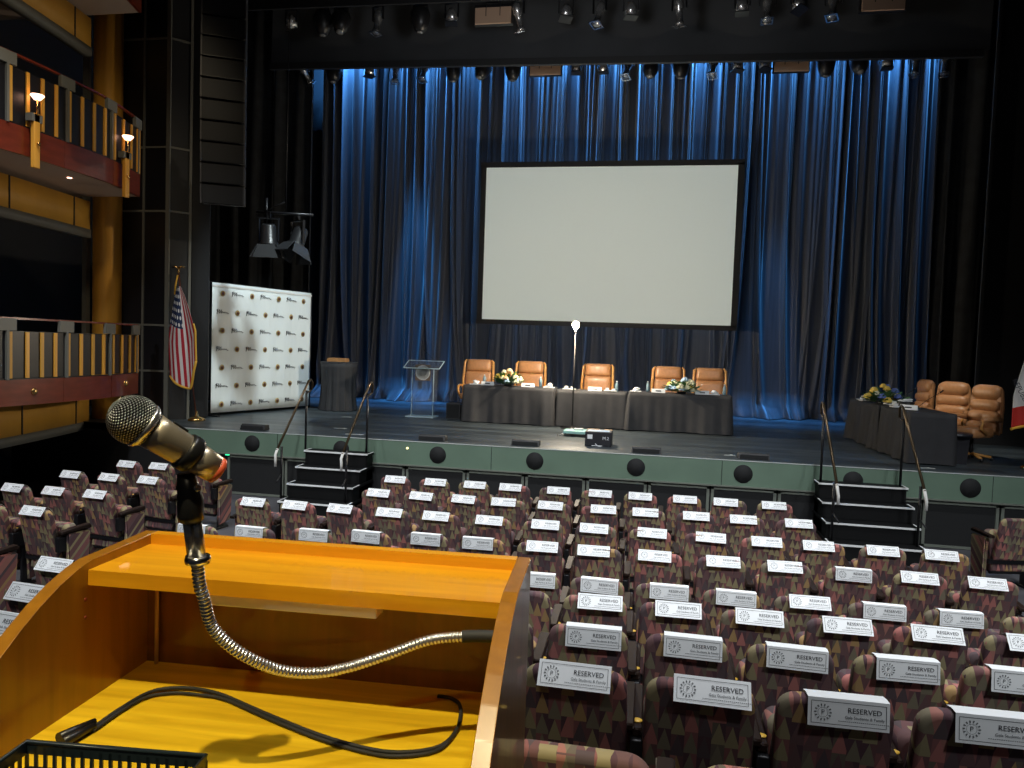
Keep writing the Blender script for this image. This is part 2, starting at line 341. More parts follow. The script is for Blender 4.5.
# ---------------------------------------------------------------- drapes
def drape(name, x0, x1, y, z0, z1, matn, label, cat, amp=.12, pitch=.3, seed=0, rows=14, sag=0, irregular=.5, rz=0, group=None, flare=0, per=9, ypow=1):
    rnd = random.Random(seed); cuts = [x0]
    while cuts[-1] < x1: cuts.append(cuts[-1] + pitch * (1 + irregular * rnd.uniform(-1, 1)))
    amps = [amp * rnd.uniform(.35, 1.3) * (1 if k % 2 else -1) for k in range(len(cuts))]
    drift = [rnd.uniform(-.18, .18) for _ in cuts]
    m = MB(matn); grid_rows = []
    for r in range(rows + 1):
        t = r / rows; z = z1 + (z0 - z1) * t; row_ = []
        for k in range(len(cuts) - 1):
            for j in range(per):
                s_ = j / per; sm = s_*s_*(3-2*s_)
                x = cuts[k] + (cuts[k+1] - cuts[k]) * s_ + drift[k] * (1-s_) * t**2 + drift[k+1] * s_ * t**2
                yy = amps[k] + (amps[k+1] - amps[k]) * sm
                yy *= (.75 + .5 * t) if not ypow else 1
                yy += .02 * sin(x*23 + t*6) + .012 * sin(x*61 + 2)
                if flare: yy -= flare * max(0, t - .93) / .07 * (.5 + .5*sin(x*2.1) + .4*sin(x*17))
                row_.append((min(max(x, x0), x1), y + yy, z + (0 if r < rows else .015*sin(x*9))))
        grid_rows.append(row_)
    m.grid(grid_rows); o = m.build(name, fix=False)
    sol = o.modifiers.new('thick', 'SOLIDIFY'); sol.thickness = .006
    return tag(o, label, cat, group)
def backdrop():
    rnd = random.Random(12); x0, x1, y, z0, z1 = -9.1, 6.62, 19.35, SZ+.015, 10.6; rid = []; x = x0 - .3
    while x < x1 + .3:
        rid.append((x, rnd.choice([.05, .08, .12, .17, .22]), rnd.uniform(.013, .034), rnd.uniform(-.35, .35), rnd.uniform(-.12, .12), rnd.random()))
        x += rnd.choice([.05, .08, .10, .14, .18, .28])
    nx, nz = 2300, 30; rows = []
    for r in range(nz+1):
        t = (r/nz); t = t if t < .8 else .8 + (t-.8)
        z = z1 + (z0-z1)*t; ys = [0.0]*(nx+1)
        for (xc, am, wd, dr, dr2, ph) in rid:
            c = xc + dr2*t + dr*t**4; a = am*(1 - .35*t*ph) * (1 if ph > .25 else max(0, 1-1.2*t)); ww = wd*(1+.8*t)
            k0 = int((c-4*ww-x0)/(x1-x0)*nx); k1 = int((c+4*ww-x0)/(x1-x0)*nx)+1
            for k in range(max(0, k0), min(nx, k1)+1):
                d = (x0+(x1-x0)*k/nx-c)/ww; ys[k] = max(ys[k], a*math.exp(-d*d*.5))
        row_ = []
        for k in range(nx+1):
            xx = x0+(x1-x0)*k/nx; f = max(0, t-.972)/.028
            row_.append((xx, y - ys[k] + .035*sin(xx*2.3+1) - f*(.42+.3*sin(xx*2.7)+.16*sin(xx*9.1)) - f*ys[k]*.8, z + f*0*.0 + max(0, t-.97)*.6*(.5+.5*sin(xx*31))*ys[k]))
        rows.append(row_)
    m = MB('backdrop_cloth'); m.grid(rows); o = m.build('backdrop_curtain', fix=False)
    so = o.modifiers.new('thick', 'SOLIDIFY'); so.thickness = .004
    return tag(o, 'tall pleated charcoal backdrop curtain lit blue from above, behind the screen', 'curtain')
backdrop()
drape('masking_curtain', -8.95, -8.0, 16.4, SZ+.02, 10.9, 'drape_black', 'narrow black leg drape left of the blue backdrop', 'curtain', .05, .25, 5, 6, per=6)
drape('masking_curtain', -11.0, -8.7, 15.9, SZ+.02, 11, 'drape_black', 'black leg drape behind the tall speaker column on the left', 'curtain', .05, .3, 6, 6, per=6)
drape('masking_curtain', 6.05, 9.0, 18.3, SZ+.02, 11, 'drape_black', 'black leg drape at right end of the blue backdrop', 'curtain', .06, .3, 8, 6, per=6)
drape('masking_curtain', 5.82, 9.2, 16.8, SZ+.02, 11, 'drape_black', 'black leg drape behind the state flag on the right', 'curtain', .06, .35, 9, 6, per=6)
# borders (horizontal maskings) above the stage
m = MB('black_wall'); m.box((-.3, 12.9, 9.78), (15.0, .05, 2.3), M=Matrix.Translation((-.3, 12.9, 9.74)) @ Matrix.Rotation(R(.7), 4, 'Y')); tag(m.build('front_border'), 'black border cloth across the very top of the stage opening', 'curtain')
m = MB('border_cloth'); m.grid([[(x, 14.9 + .02*sin(x*3), z) for x in [-8.25 + k*.35 for k in range(41)]] for z in (10.4, 9.3, 8.42)], smooth=True)
m.use('frame_grey'); m.mats[1] = 'line_array'; m.box((-1.3, 14.88, 8.36), (13.9, .09, .13)); o = m.build('mid_border', fix=False); o.rotation_euler[1] = R(1.05); o.location.z = .0 - .10; o.location.x = -.15
tag(o, 'dark grey border cloth with pipe hem across the stage above the screen', 'curtain')
m = MB('line_array'); m.box((-9.15, 20.2, 6.6), (1.5, .06, 8.0)); m.use('black_wall'); m.box((-9.1, 20.1, 8.35), (1.3, .06, .5)); struct(m.build('wall_stage_left_rear'))

# ---------------------------------------------------------------- projection screen
t = thing('projection_screen', 'large blank white projection screen hanging before the curtain', 'screen', (-1.2, 18.5, 5.2))
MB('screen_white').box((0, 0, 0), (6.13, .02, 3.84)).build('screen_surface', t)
m = MB('screen_frame')
for c, d in (((0, -.01, 1.97), (6.42, .07, .13)), ((0, -.01, -1.97), (6.42, .07, .12)), ((-3.13, -.01, 0), (.13, .07, 3.9)), ((3.14, -.01, 0), (.15, .07, 3.9))): m.box(c, d)
m.build('screen_frame', t)
for x in (-2.3, 2.3):
    MB('black_metal').tube([(x, 0, 2.0), (x, 0, 6.2)], .012, 6).build('hanging_cable', t)

# ---------------------------------------------------------------- overhead light fixtures
def fixture(kind, label, loc, rz=0, tilt=0):
    loc = (loc[0], loc[1], loc[2]-.02); t = thing({'par': 'par_lamp', 'profile': 'profile_spotlight', 'scoop': 'moving_head_lamp', 'flood': 'striplight_flood'}[kind], label, 'stage light', loc, rz, 'stage lights hung along the upper pipes'); t.scale = (1.2, 1.2, 1.2)
    m = MB('black_metal'); m.tube([(0, 0, .28), (0, 0, .20)], .02, 8); m.box((0, 0, .25), (.06, .05, .07))
    m.box((-.11, 0, .1), (.012, .04, .22)); m.box((.11, 0, .1), (.012, .04, .22)); m.box((0, 0, .205), (.23, .04, .012)); m.build('yoke', t)
    M = Matrix.Rotation(R(tilt), 4, 'X')
    if kind == 'par':
        MB('steel').lathe([(0, .12), (.05, .12), (.085, .06), (.09, -.08), (.08, -.08)], 16, M).build('lamp_body', t)
        MB('lens_glass').lathe([(0, -.078), (.082, -.078), (.082, -.085), (0, -.085)], 16, M).build('lens', t)
        MB('black_metal').box((0, 0, 0), (.19, .19, .012), M=M @ Matrix.Translation((0, 0, -.10)) @ Matrix.Diagonal((1, 1, 1, 1)) @ Matrix.Rotation(R(20), 4, 'Z')).build('gel_frame', t)
    elif kind == 'profile':
        MB('steel').lathe([(0, .16), (.05, .15), (.07, .10), (.07, .02), (.05, -.02), (.05, -.18), (.062, -.18), (.062, -.22), (.0, -.22)], 14, M).build('lamp_body', t)
        mm = MB('chrome')
        for c, d in (((0, .075, 0), (.17, .02, .008)), ((0, -.075, 0), (.17, .02, .008)), ((.075, 0, 0), (.02, .17, .008)), ((-.075, 0, 0), (.02, .17, .008))): mm.box(c, d, M=M @ Matrix.Translation((c[0], c[1], -.235)))
        mm.build('gel_frame', t)
    elif kind == 'scoop':
        MB('black_plastic').lathe([(0, .16), (.12, .15), (.16, .05), (.13, -.10), (.08, -.20), (.0, -.21)], 16, M).build('lamp_body', t)
        MB('lens_glass').lathe([(0, -.212), (.055, -.21), (.05, -.222), (0, -.225)], 12, M).build('lens', t)
    else:
        MB('filter_frame').box((0, 0, 0), (.56, .035, .24)).build('reflector_panel', t)
        MB('black_metal').box((0, .06, .03), (.6, .09, .3)).build('housing', t); nest(t, 'housing', 'reflector_panel'); return t
    nest(t, 'lamp_body', 'lens', 'gel_frame'); return t
import itertools
ptab = {'par': 'stubby round lamp', 'profile': 'long tube spotlight with square frame', 'scoop': 'dark moving head lamp', 'flood': 'flat tan panel flood'}
order = ['leftmost', 'second', 'third', 'fourth', 'fifth', 'sixth', 'seventh', 'eighth', 'ninth', 'tenth', 'eleventh', 'twelfth', 'thirteenth', 'fourteenth', 'fifteenth', 'sixteenth', 'seventeenth', 'eighteenth', 'nineteenth', 'twentieth']
upper = [(-7.75, 'par', -30), (-7.05, 'scoop', 0), (-6.85+.2, 'scoop', 20), (-5.85, 'profile', 10), (-4.95, 'scoop', 0), (-4.3, 'par', 0), (-3.45, 'flood', 0), (-2.95, 'profile', -25), (-2.0, 'par', 10), (-1.35, 'profile', 20), (-.75, 'par', 0), (.15, 'profile', -10), (1.3, 'par', 0), (1.75, 'profile', 10), (2.3, 'par', 20), (2.9, 'profile', 15), (3.75, 'flood', 0)]
lower = [(-8.3, 'profile', -50), (-7.55, 'scoop', 10), (-6.65, 'par', 0), (-6.0, 'profile', 10), (-5.3, 'profile', 25), (-4.6, 'scoop', 0), (-3.9, 'scoop', 30), (-3.2, 'scoop', 0), (-2.45, 'flood', 0), (-1.75, 'par', 0), (-1.15, 'par', -10), (-.6, 'profile', 25), (-.1, 'scoop', 20), (.55, 'scoop', 0), (1.25, 'profile', 25), (1.75, 'par', 0), (2.3, 'par', 10), (2.85, 'flood', 0), (3.55, 'scoop', 0), (4.2, 'scoop', 30)]
lower += [(4.75, 'par', 0), (5.3, 'profile', 10), (5.85, 'profile', 10)]
order += ['twenty-first', 'twenty-second', 'twenty-third']
def hang(lst, y, z, pipe_label, where, xs=1.0, xo=0):
    for i, (x, k, tl) in enumerate(lst):
        fixture(k, '%s, %s from left on the %s pipe' % (ptab[k], order[i], where) if i else '%s, leftmost on the %s pipe' % (ptab[k], where), (x*xs+xo, y, z - (.0184*(x*xs+xo+8.5) if y > 15 else .0126*(x*xs+xo+8.0))), 0 if k == 'flood' else R(random.uniform(-30, 30)), -tl)
m = MB('black_metal'); m.tube([(-8.0, 13.6, 9.06), (5.5, 13.6, 8.89)], .03, 8); [m.tube([(x, 13.6, 8.92), (x, 13.6, 11.53)], .006, 6) for x in (-7, -4, -1, 2, 5)]; tag(m.build('lighting_pipe'), 'upper black lighting pipe carrying the front row of stage lights', 'pipe')
m = MB('black_metal'); m.tube([(-8.5, 16.2, 9.09), (6.2, 16.2, 8.82)], .03, 8); [m.tube([(x, 16.2, 8.84), (x, 16.2, 11.53)], .006, 6) for x in (-7, -4, -1, 2, 5)]; tag(m.build('lighting_pipe'), 'lower black lighting pipe carrying lights in front of the blue curtain', 'pipe')
hang(upper, 13.6, 8.76, '', 'front', .93, .1)
hang(lower, 16.2, 8.80, '', 'rear', .96, -.15)

# ---------------------------------------------------------------- line arrays
def array(label, x, y, ztop, n_, rz, dz=.307):
    t = thing('line_array_speaker', label, 'loudspeaker', (x, y, ztop - n_*dz), rz)
    for i in range(n_):
        z = (n_ - 1 - i) * dz + dz/2; tl = R(max(0, i-4)*1.3)
        m = MB('line_array'); M = Matrix.Translation((0, .03*max(0, i-5), z)) @ Matrix.Rotation(tl, 4, 'X')
        m.prism([(-.315, -dz/2+.008), (.315, -dz/2+.008), (.315, dz/2-.008), (-.315, dz/2-.008)], .45, M @ Matrix.Translation((0, -.2, 0)), .008)
        m.use('line_array_edge')
        for s_ in (-1, 1): m.box((0, 0, 0), (.02, .03, dz-.02), M=M @ Matrix.Translation((s_*.31, -.21, 0)))
        m.use('black_plastic'); m.box((0, 0, 0), (.6, .004, .012), M=M @ Matrix.Translation((0, -.205, -dz/2+.02)))
        o = m.build('cabinet', t)
    m = MB('black_metal')
    for s_ in (-.25, .25): m.tube([(s_, 0, n_*dz), (s_, 0, n_*dz+3)], .01, 6)
    m.build('rigging_cable', t); return t
la = array('tall hanging column of black loudspeaker boxes left of the stage opening', -6.64, 10.6, 8.05, 11, R(27))
array('curved hanging loudspeaker column at the far right edge', 5.0, 10.6, 8.4, 12, R(-20))

# ---------------------------------------------------------------- stage light pair hanging beside the banner
def barn(label, loc, rz, tilt, cat_mat='black_plastic'):
    t = thing('barndoor_spotlight', label, 'stage light', loc, rz)
    M = Matrix.Rotation(R(tilt), 4, 'X')
    MB('black_plastic').lathe([(0, .26), (.10, .26), (.13, .22), (.14, -.05), (.17, -.08), (.17, -.12), (.0, -.11)], 18, M).build('lamp_body', t)
    for k in range(4):
        m = MB('line_array'); m.prism([(-.15, 0), (.15, 0), (.22, -.26), (-.22, -.26)], .012, M @ Matrix.Rotation(pi/2*k, 4, 'Z') @ Matrix.Translation((0, -.17, -.10)) @ Matrix.Rotation(R(-28), 4, 'X')); m.build('barn_door', t)
    m = MB('black_metal'); m.box((-.17, 0, .16), (.015, .05, .4)); m.box((.17, 0, .16), (.015, .05, .4)); m.box((0, 0, .36), (.36, .05, .02)); m.box((0, 0, .42), (.06, .06, .12)); m.build('yoke', t)
    nest(t, 'lamp_body', 'barn_door'); return t
barn('left of two barn-door spotlights hanging over the white banner', (-6.90, 12.5, 4.42), R(15), 8)
barn('right of two barn-door spotlights hanging over the white banner', (-6.42, 12.66, 4.40), R(-25), -22)
m = MB('black_metal'); m.tube([(-7.15, 12.5, 4.9), (-6.1, 12.6, 4.86)], .025, 10); m.tube([(-7.0, 12.5, 4.9), (-6.5, 12.3, 5.03)], .012, 8); m.tube([(-6.95, 12.5, 4.7), (-6.95, 12.5, 5.15)], .02, 8); m.tube([(-6.6, 12.55, 4.88), (-6.6, 12.55, 11.5)], .008, 6)
tag(m.build('hanging_bracket'), 'short metal pipe bracket on a cable holding two barn-door spotlights', 'bracket')

# ---------------------------------------------------------------- balconies on the left
PL = [(-8.62, 11.3), (-8.36, 10.3), (-8.3, 9.3), (-8.32, 8.3), (-8.5, 7.0), (-8.8, 5.6)]
def plan(t):       # t in 0..5, smooth
    k = min(int(t), 4); f = t - k; p = [Vector(PL[max(0, min(5, k+d))]) for d in (-1, 0, 1, 2)]
    return .5*((2*p[1]) + (p[2]-p[0])*f + (2*p[0]-5*p[1]+4*p[2]-p[3])*f*f + (3*p[1]-p[0]-3*p[2]+p[3])*f**3)
def band(m, t0, t1, z0, z1, off=0, th=.04, n_=20):
    rows = []
    for i in range(n_+1):
        t = t0 + (t1-t0)*i/n_; p = plan(t); d = (plan(min(5, t+.02)) - plan(max(0, t-.02))).normalized(); nn = Vector((-d.y, d.x))
        if nn.x < 0: nn = -nn
        a = p + nn*off; b = p + nn*(off-th)
        rows.append([(a.x, a.y, z0), (a.x, a.y, z1), (b.x, b.y, z1), (b.x, b.y, z0)])
    m.grid(rows, True, False, True); return m
def balcony(level, z0, zf, zr, zcap, lamp):
    t = thing('balcony_box', level, 'balcony')
    for a, b in ((0, .95), (.95, 2.0), (2.0, 3.2), (3.2, 5)):
        m = MB('mahogany'); band(m, a+.004, b-.004, z0, zf, 0, .05, 8); m.build('fascia_panel', t)
    m = MB('balcony_yellow'); p = plan(0); m.box((p.x-.06, p.y-.02, (zf+zr)/2), (.12, .05, zr-zf-.02)); m.build('end_post', t)
    m = MB('mahogany'); band(m, 0, 5, zr+.145, zr+.17, -.01, .05, 30); m.use('black_metal'); band(m, 0, 5, zf, zf+.014, -.005, .02, 30); band(m, 0, 5, zr-.03, zr-.012, -.01, .02, 30); m.build('hand_rail', t)
    k = 0; tt = .16
    while tt < 4.9:
        p = plan(tt); d = (plan(tt+.02)-plan(tt-.02)); an = atan2(d.y, d.x)
        if k % 2 == 0: m = MB('balcony_yellow' if k % 4 else 'column_wood'); m.box((p.x, p.y, (zf+zr)/2), (.05, .02, zr-zf-.04), an)
        else: m = MB('dark_glass'); m.box((p.x-.02, p.y, (zf+zr)/2), (.18, .01, zr-zf-.04), an)
        m.build('baluster' if k % 2 == 0 else 'glass_panel', t); k += 1; tt += .125
    for q in (.15, 1.0, 1.95, 2.95, 3.9):
        p = plan(q); d = plan(q+.02)-plan(q-.02); an = atan2(d.y, d.x)
        m = MB('grey_trim'); m.box((p.x-.01, p.y, zr+.075), (.26, .05, .16), an); m.box((p.x, p.y, (zf+zr)/2), (.035, .045, zr-zf), an); m.build('rail_bracket', t)
    # floor slab and its soffit
    m = MB('soffit'); n_ = 24; fr = [plan(5*i/n_) for i in range(n_+1)]; bk = [Vector((-12.3, p.y)) for p in fr]
    lo = [[(a.x-.05, a.y, z0+.005), (b.x, b.y, z0+.005), (b.x, b.y, z0+.14), (a.x-.05, a.y, z0+.14)] for a, b in zip(fr, bk)]
    m.grid(lo, True, False, True); m.build('floor_slab', t)
    return t
bl = balcony('lower curved balcony box with mahogany fascia and rail', 1.59, 1.94, 2.60, .12, False)
bu = balcony('middle curved balcony box with two lit sconces on its front', 4.93, 5.30, 6.05, .16, True)
bt = balcony('topmost balcony box, only its underside in view', 7.98, 8.3, 9.1, .16, False)
MB('sconce_glow').lathe([(0, 0), (.035, 0), (.035, -.008), (0, -.008)], 14, Matrix.Translation((-8.75, 9.9, 4.932))).build('recessed_downlight', bu)
# medallions on the lower fascia
for q, zz in ((.55, 1.79), (2.55, 1.77)):
    p = plan(q); MB('brass').lathe([(0, .03), (.03, .03), (.045, .015), (.055, .0), (0, 0)], 16, Matrix.Translation((p.x, p.y, zz)) @ Matrix.Rotation(R(90), 4, 'Y')).build('brass_medallion', bl)
# sconces on the upper fascia
for i, q in enumerate((.72, 2.62)):
    p = plan(q)
    t = thing('wall_sconce', ['lit brass and glass sconce on middle balcony, nearer the stage', 'lit brass and glass sconce on middle balcony, farther from stage'][i], 'lamp', (p.x+.06, p.y, 4.82), 0, 'sconces on the balcony front')
    MB('column_wood').box((.02, 0, .32), (.06, .10, .72), bev=.01).build('stem', t)
    MB('grey_trim').box((0, 0, .62), (.10, .18, .10)).build('bracket', t)
    MB('brass').lathe([(0, 0), (.02, 0), (.028, .02), (0, .03)], 12, Matrix.Translation((.06, 0, .28)) @ Matrix.Rotation(R(90), 4, 'Y')).build('boss', t)
    MB('brass').tube([(.05, 0, .66), (.05, 0, .86)], .012, 8).build('rod', t)
    MB('sconce_glow').lathe([(0, 0), (.04, 0), (.085, .055), (.08, .065), (0, .055)], 16, Matrix.Translation((.05, 0, .86))).build('glass_shade', t)
# yellow columns and the curved beams behind the boxes
m = MB('column_wood'); m.lathe([(.235, 0), (.235, 11.5)], 40, Matrix.Translation((-9.66, 11.82, 0))); m.use('grey_trim'); m.box((-9.96, 11.66, 5.7), (.09, .09, 11.4)); tag(m.build('round_column'), 'round golden wooden column beside the balconies', 'column')
for k, (z0, z1, lab) in enumerate(((1.0, 1.56, 'golden curved parapet under the lower balcony box'), (4.32, 4.86, 'golden curved beam under the middle balcony box'), (7.4, 7.95, 'golden curved beam under the topmost balcony box'))):
    m = MB('balcony_yellow'); m.bm.verts.index_update()
    rows = []; rows2 = []
    for i in range(21):
        y = 11.35 - i*.33; x = -9.62 + (.95 if k == 0 else .55)*sin(min(1, i/16)*pi*.5)
        rows.append([(x, y, z0+.06), (x, y, z1), (x-.06, y, z1), (x-.06, y, z0+.06)]); rows2.append([(x+.02, y, z0-.08), (x+.02, y, z0+.06), (x-.14, y, z0+.06), (x-.14, y, z0-.08)])
    m.grid(rows, True, True, True); m.use('grey_trim'); m.grid(rows2, True, True, True)
    for y in (10.9, 9.4, 7.9):
        i = (11.35-y)/.33; x = -9.62 + (.95 if k == 0 else .55)*sin(min(1, i/16)*pi*.5); m.use('black_wall'); m.box((x+.003, y, (z0+z1)/2+.03), (.02, .02, z1-z0-.06))
    tag(m.build('curved_beam'), lab, 'beam')

# ---------------------------------------------------------------- stairs with rails
def stairs(label, xc, w_):
    t = thing('stage_stairs', label, 'stairs', (xc, 11.1, 0))
    for k, (z, yf) in enumerate(((.86, -.27), (.645, -.55), (.43, -.82), (.215, -1.09))):
        m = MB('tread_black'); m.box((0, (yf-0)/2 - 0, z-.02), (w_, -yf, .04)); m.box((0, yf+.02, z-.11), (w_-.04, .02, .2))
        m.box((-w_/2+.03, yf/2, z/2-.02), (.03, -yf-.04, z-.04)); m.box((w_/2-.03, yf/2, z/2-.02), (.03, -yf-.04, z-.04))
        m.use('tread_white'); m.box((0, yf-.002, z-.006), (w_, .022, .022)); m.box((-w_/2+.005, yf+.13, z+.002), (.02, .26, .006)); m.box((w_/2-.005, yf+.13, z+.002), (.02, .26, .006))
        m.build('step', t)
    return t
def stair_rail(label, x):
    t = thing('stair_handrail', label, 'handrail', (x, 11.0, .86), 0, 'handrails of the stage stairs')
    m = MB('black_metal'); m.tube([(0, -.02, -.0), (0, -.02, .94)], .018, 8); m.build('post', t)
    m = MB('black_metal'); m.tube([(0, -.8, -.64), (0, -.8, .14)], .018, 8); m.build('post', t)
    m = MB('bronze_rail'); m.tube([(0, .16, .94), (0, .18, 1.06), (0, .12, 1.11), (0, .05, 1.09), (0, -.02, 1.02), (0, -.95, .10)], .018, 8); m.tube([(0, .16, .94), (0, -.02, .90)], .014, 8); m.build('rail', t)
    m = MB('rail_white'); m.tube([(0, -.93, .12), (0, -.99, .04), (.01, -1.0, -.02), (.01, -1.0, -.13)], .02, 8); m.build('rail_end', t)
    m = MB('black_metal'); m.tube([(0, -.8, -.28), (.03, -1.0, -.36)], .012, 8); m.build('lower_brace', t)
    nest(t, 'rail', 'rail_end'); return t
stairs('black stage stairs with white nosings on the left', -4.78, 1.06)
stairs('black stage stairs with white nosings on the right', 2.95, 1.16)
for x, l in ((-5.36, 'dark handrail on left side of the left stage stairs'), (-4.33, 'dark handrail on right side of the left stage stairs'), (2.43, 'dark handrail on left side of the right stage stairs'), (3.47, 'dark handrail on right side of the right stage stairs')): stair_rail(l, x)

# ---------------------------------------------------------------- tables with black cloths
def cloth_table(label, clabel, x0, x1, y0, y1, zt, seed, cm='cloth_black'):
    t = thing('folding_table', label, 'table', ((x0+x1)/2, (y0+y1)/2, SZ))
    m = MB('line_array_edge'); w_, d_ = x1-x0, y1-y0; m.box((0, 0, zt-SZ-.03), (w_-.04, d_-.04, .03)); m.build('table_top', t)
    for sx in (-1, 1):
        for sy in (-1, 1): MB('black_metal').tube([(sx*(w_/2-.12), sy*(d_/2-.12), 0), (sx*(w_/2-.12), sy*(d_/2-.12), zt-SZ-.04)], .015, 8).build('leg', t)
    # cloth: rounded rectangle loop, hanging with folds
    rnd = random.Random(seed); loop = []
    per = [(x0, y0), (x1, y0), (x1, y1), (x0, y1)]
    nrm = [(0, -1), (1, 0), (0, 1), (-1, 0)]
    for e in range(4):
        a = Vector(per[e]); b = Vector(per[(e+1) % 4]); L = (b-a).length; n_ = max(12, int(L/.035))
        for i in range(n_):
            loop.append((a.lerp(b, i/n_), Vector(nrm[e]), e, L*i/n_, L))
    ph = [rnd.uniform(0, 6.28) for _ in range(6)]
    m = MB(cm); rows = []
    nr = 10
    for r in range(nr+1):
        q = r/nr; row_ = []
        for (p, nn, e, s_, L) in loop:
            fold = (.5+.5*sin(s_*(4.2 if e == 0 else 9)+ph[e]))**8*.07 + .010*sin(s_*13+ph[(e+1) % 4]) + .006*sin(s_*31+ph[e])
            corner = math.exp(-min(s_, L-s_)/.12)*.05
            o_ = nn * ((fold + corner)*q**.8 + .004)
            row_.append((p.x+o_.x, p.y+o_.y, zt + .006 - q*(zt-SZ-.012) + (0 if r < nr else .004*sin(s_*7))))
        rows.append(row_)
    m.grid(rows, True, True)
    m.bm.verts.ensure_lookup_table(); f = m.bm.faces.new([m.bm.verts[i] for i in range(len(loop))]); f.material_index = 0
    o = m.build('tablecloth'); return t, tag(o, clabel, 'tablecloth', 'black tablecloths on the stage')
ZT = 1.81
cloth_table('left table of the long head row under black cloth', 'black floor-length cloth on the left table of the head row', -3.66, -1.83, 14.40, 14.98, ZT, 1)
cloth_table('middle table of the long head row under black cloth', 'black floor-length cloth on middle table, right of the gap', -1.77, -.42, 14.46, 15.0, ZT-.02, 2)
cloth_table('right table of the long head row under black cloth', 'black floor-length cloth on the right table of the head row', -.38, 1.54, 14.42, 14.98, ZT, 3)
cloth_table('rear table of the right side row under black cloth', 'black gathered cloth on the far table at stage right', 3.80, 4.40, 13.35, 15.05, ZT+.02, 4, 'cloth_shaded')
cloth_table('near table of the right side row under black cloth', 'smooth black cloth on near table beside the right stairs', 3.82, 4.44, 11.80, 13.22, ZT+.02, 5, 'cloth_shaded')

# ---------------------------------------------------------------- executive chairs
def exec_chair(label, loc, rz, arms=True):
    t = thing('executive_chair', label, 'chair', (*loc, SZ), rz, None)
    m = MB('oak_frame'); m.tube([(-.30, .0, .28), (-.33, .02, .8), (-.31, .10, 1.18), (-.27, .12, 1.225)], [.028, .03, .03, .02], 8); m.build('back_rail', t)
    m = MB('oak_frame'); m.tube([(.30, .0, .28), (.33, .02, .8), (.31, .10, 1.18), (.27, .12, 1.225)], [.028, .03, .03, .02], 8); m.build('back_rail', t)
    def pad(z0, z1, y0, y1, th, w0, w1, name, mt='leather_tan'):
        m = MB(mt); rows = []; n_ = 10
        for i in range(n_+1):
            q = i/n_; z = z0+(z1-z0)*q; y = y0+(y1-y0)*q; w_ = w0+(w1-w0)*q; b = sqrt(max(0, 1-(2*q-1)**4))
            ring = []
            for k in range(16):
                a = 2*pi*k/16; cx = abs(cos(a))**.5*(1 if cos(a) > 0 else -1); sy_ = abs(sin(a))**.7*(1 if sin(a) > 0 else -1)
                ring.append((cx*w_/2*(.9+.1*b), y+sy_*th/2*(.35+.65*b), z))
            rows.append(ring)
        m.grid(rows, True, True, True); return m.build(name, t)
    pad(.98, 1.24, .065, .11, .17, .56, .53, 'headrest')
    pad(.50, .99, .0, .07, .13, .56, .58, 'backrest')
    m = MB('oak_frame'); m.box((0, .0+.09, .86), (.05, .012, .5)); m.mats[0] = 'leather_tan'; m.build('seam', t)
    m = MB('leather_tan'); m.box((0, -.25, .46), (.58, .56, .13), bev=.05); m.build('seat', t)
    if arms:
        for s_ in (-1, 1):
            m = MB('oak_frame'); m.tube([(s_*.32, .0, .66), (s_*.35, -.2, .68), (s_*.34, -.42, .66), (s_*.32, -.5, .58), (s_*.3, -.42, .46)], .026, 8); m.build('armrest', t)
    m = MB('black_metal'); m.tube([(0, -.22, .08), (0, -.22, .40)], .035, 10); m.build('gas_column', t)
    m = MB('oak_frame')
    for k in range(5):
        a = 2*pi*k/5+.3; m.tube([(0, -.22, .11), (.3*cos(a), -.22+.3*sin(a), .07)], .022, 8); m.use('black_plastic'); m.ball((.31*cos(a), -.22+.31*sin(a), .032), .03); m.use('oak_frame')
    m.build('star_base', t)
    return t
for x, y, l in ((-3.66, 15.66, 'tan leather chair at left end of the head table'), (-2.52, 15.68, 'tan leather chair behind the left flower arrangement'), (-1.08, 15.7, 'tan leather chair at middle of head table, right of ghost light'), (.39, 15.66, 'tan leather chair behind the right flower arrangement'), (1.22, 15.62, 'tan leather chair at right end of the head table')):
    exec_chair(l, (x, y), R(random.uniform(-6, 6)))
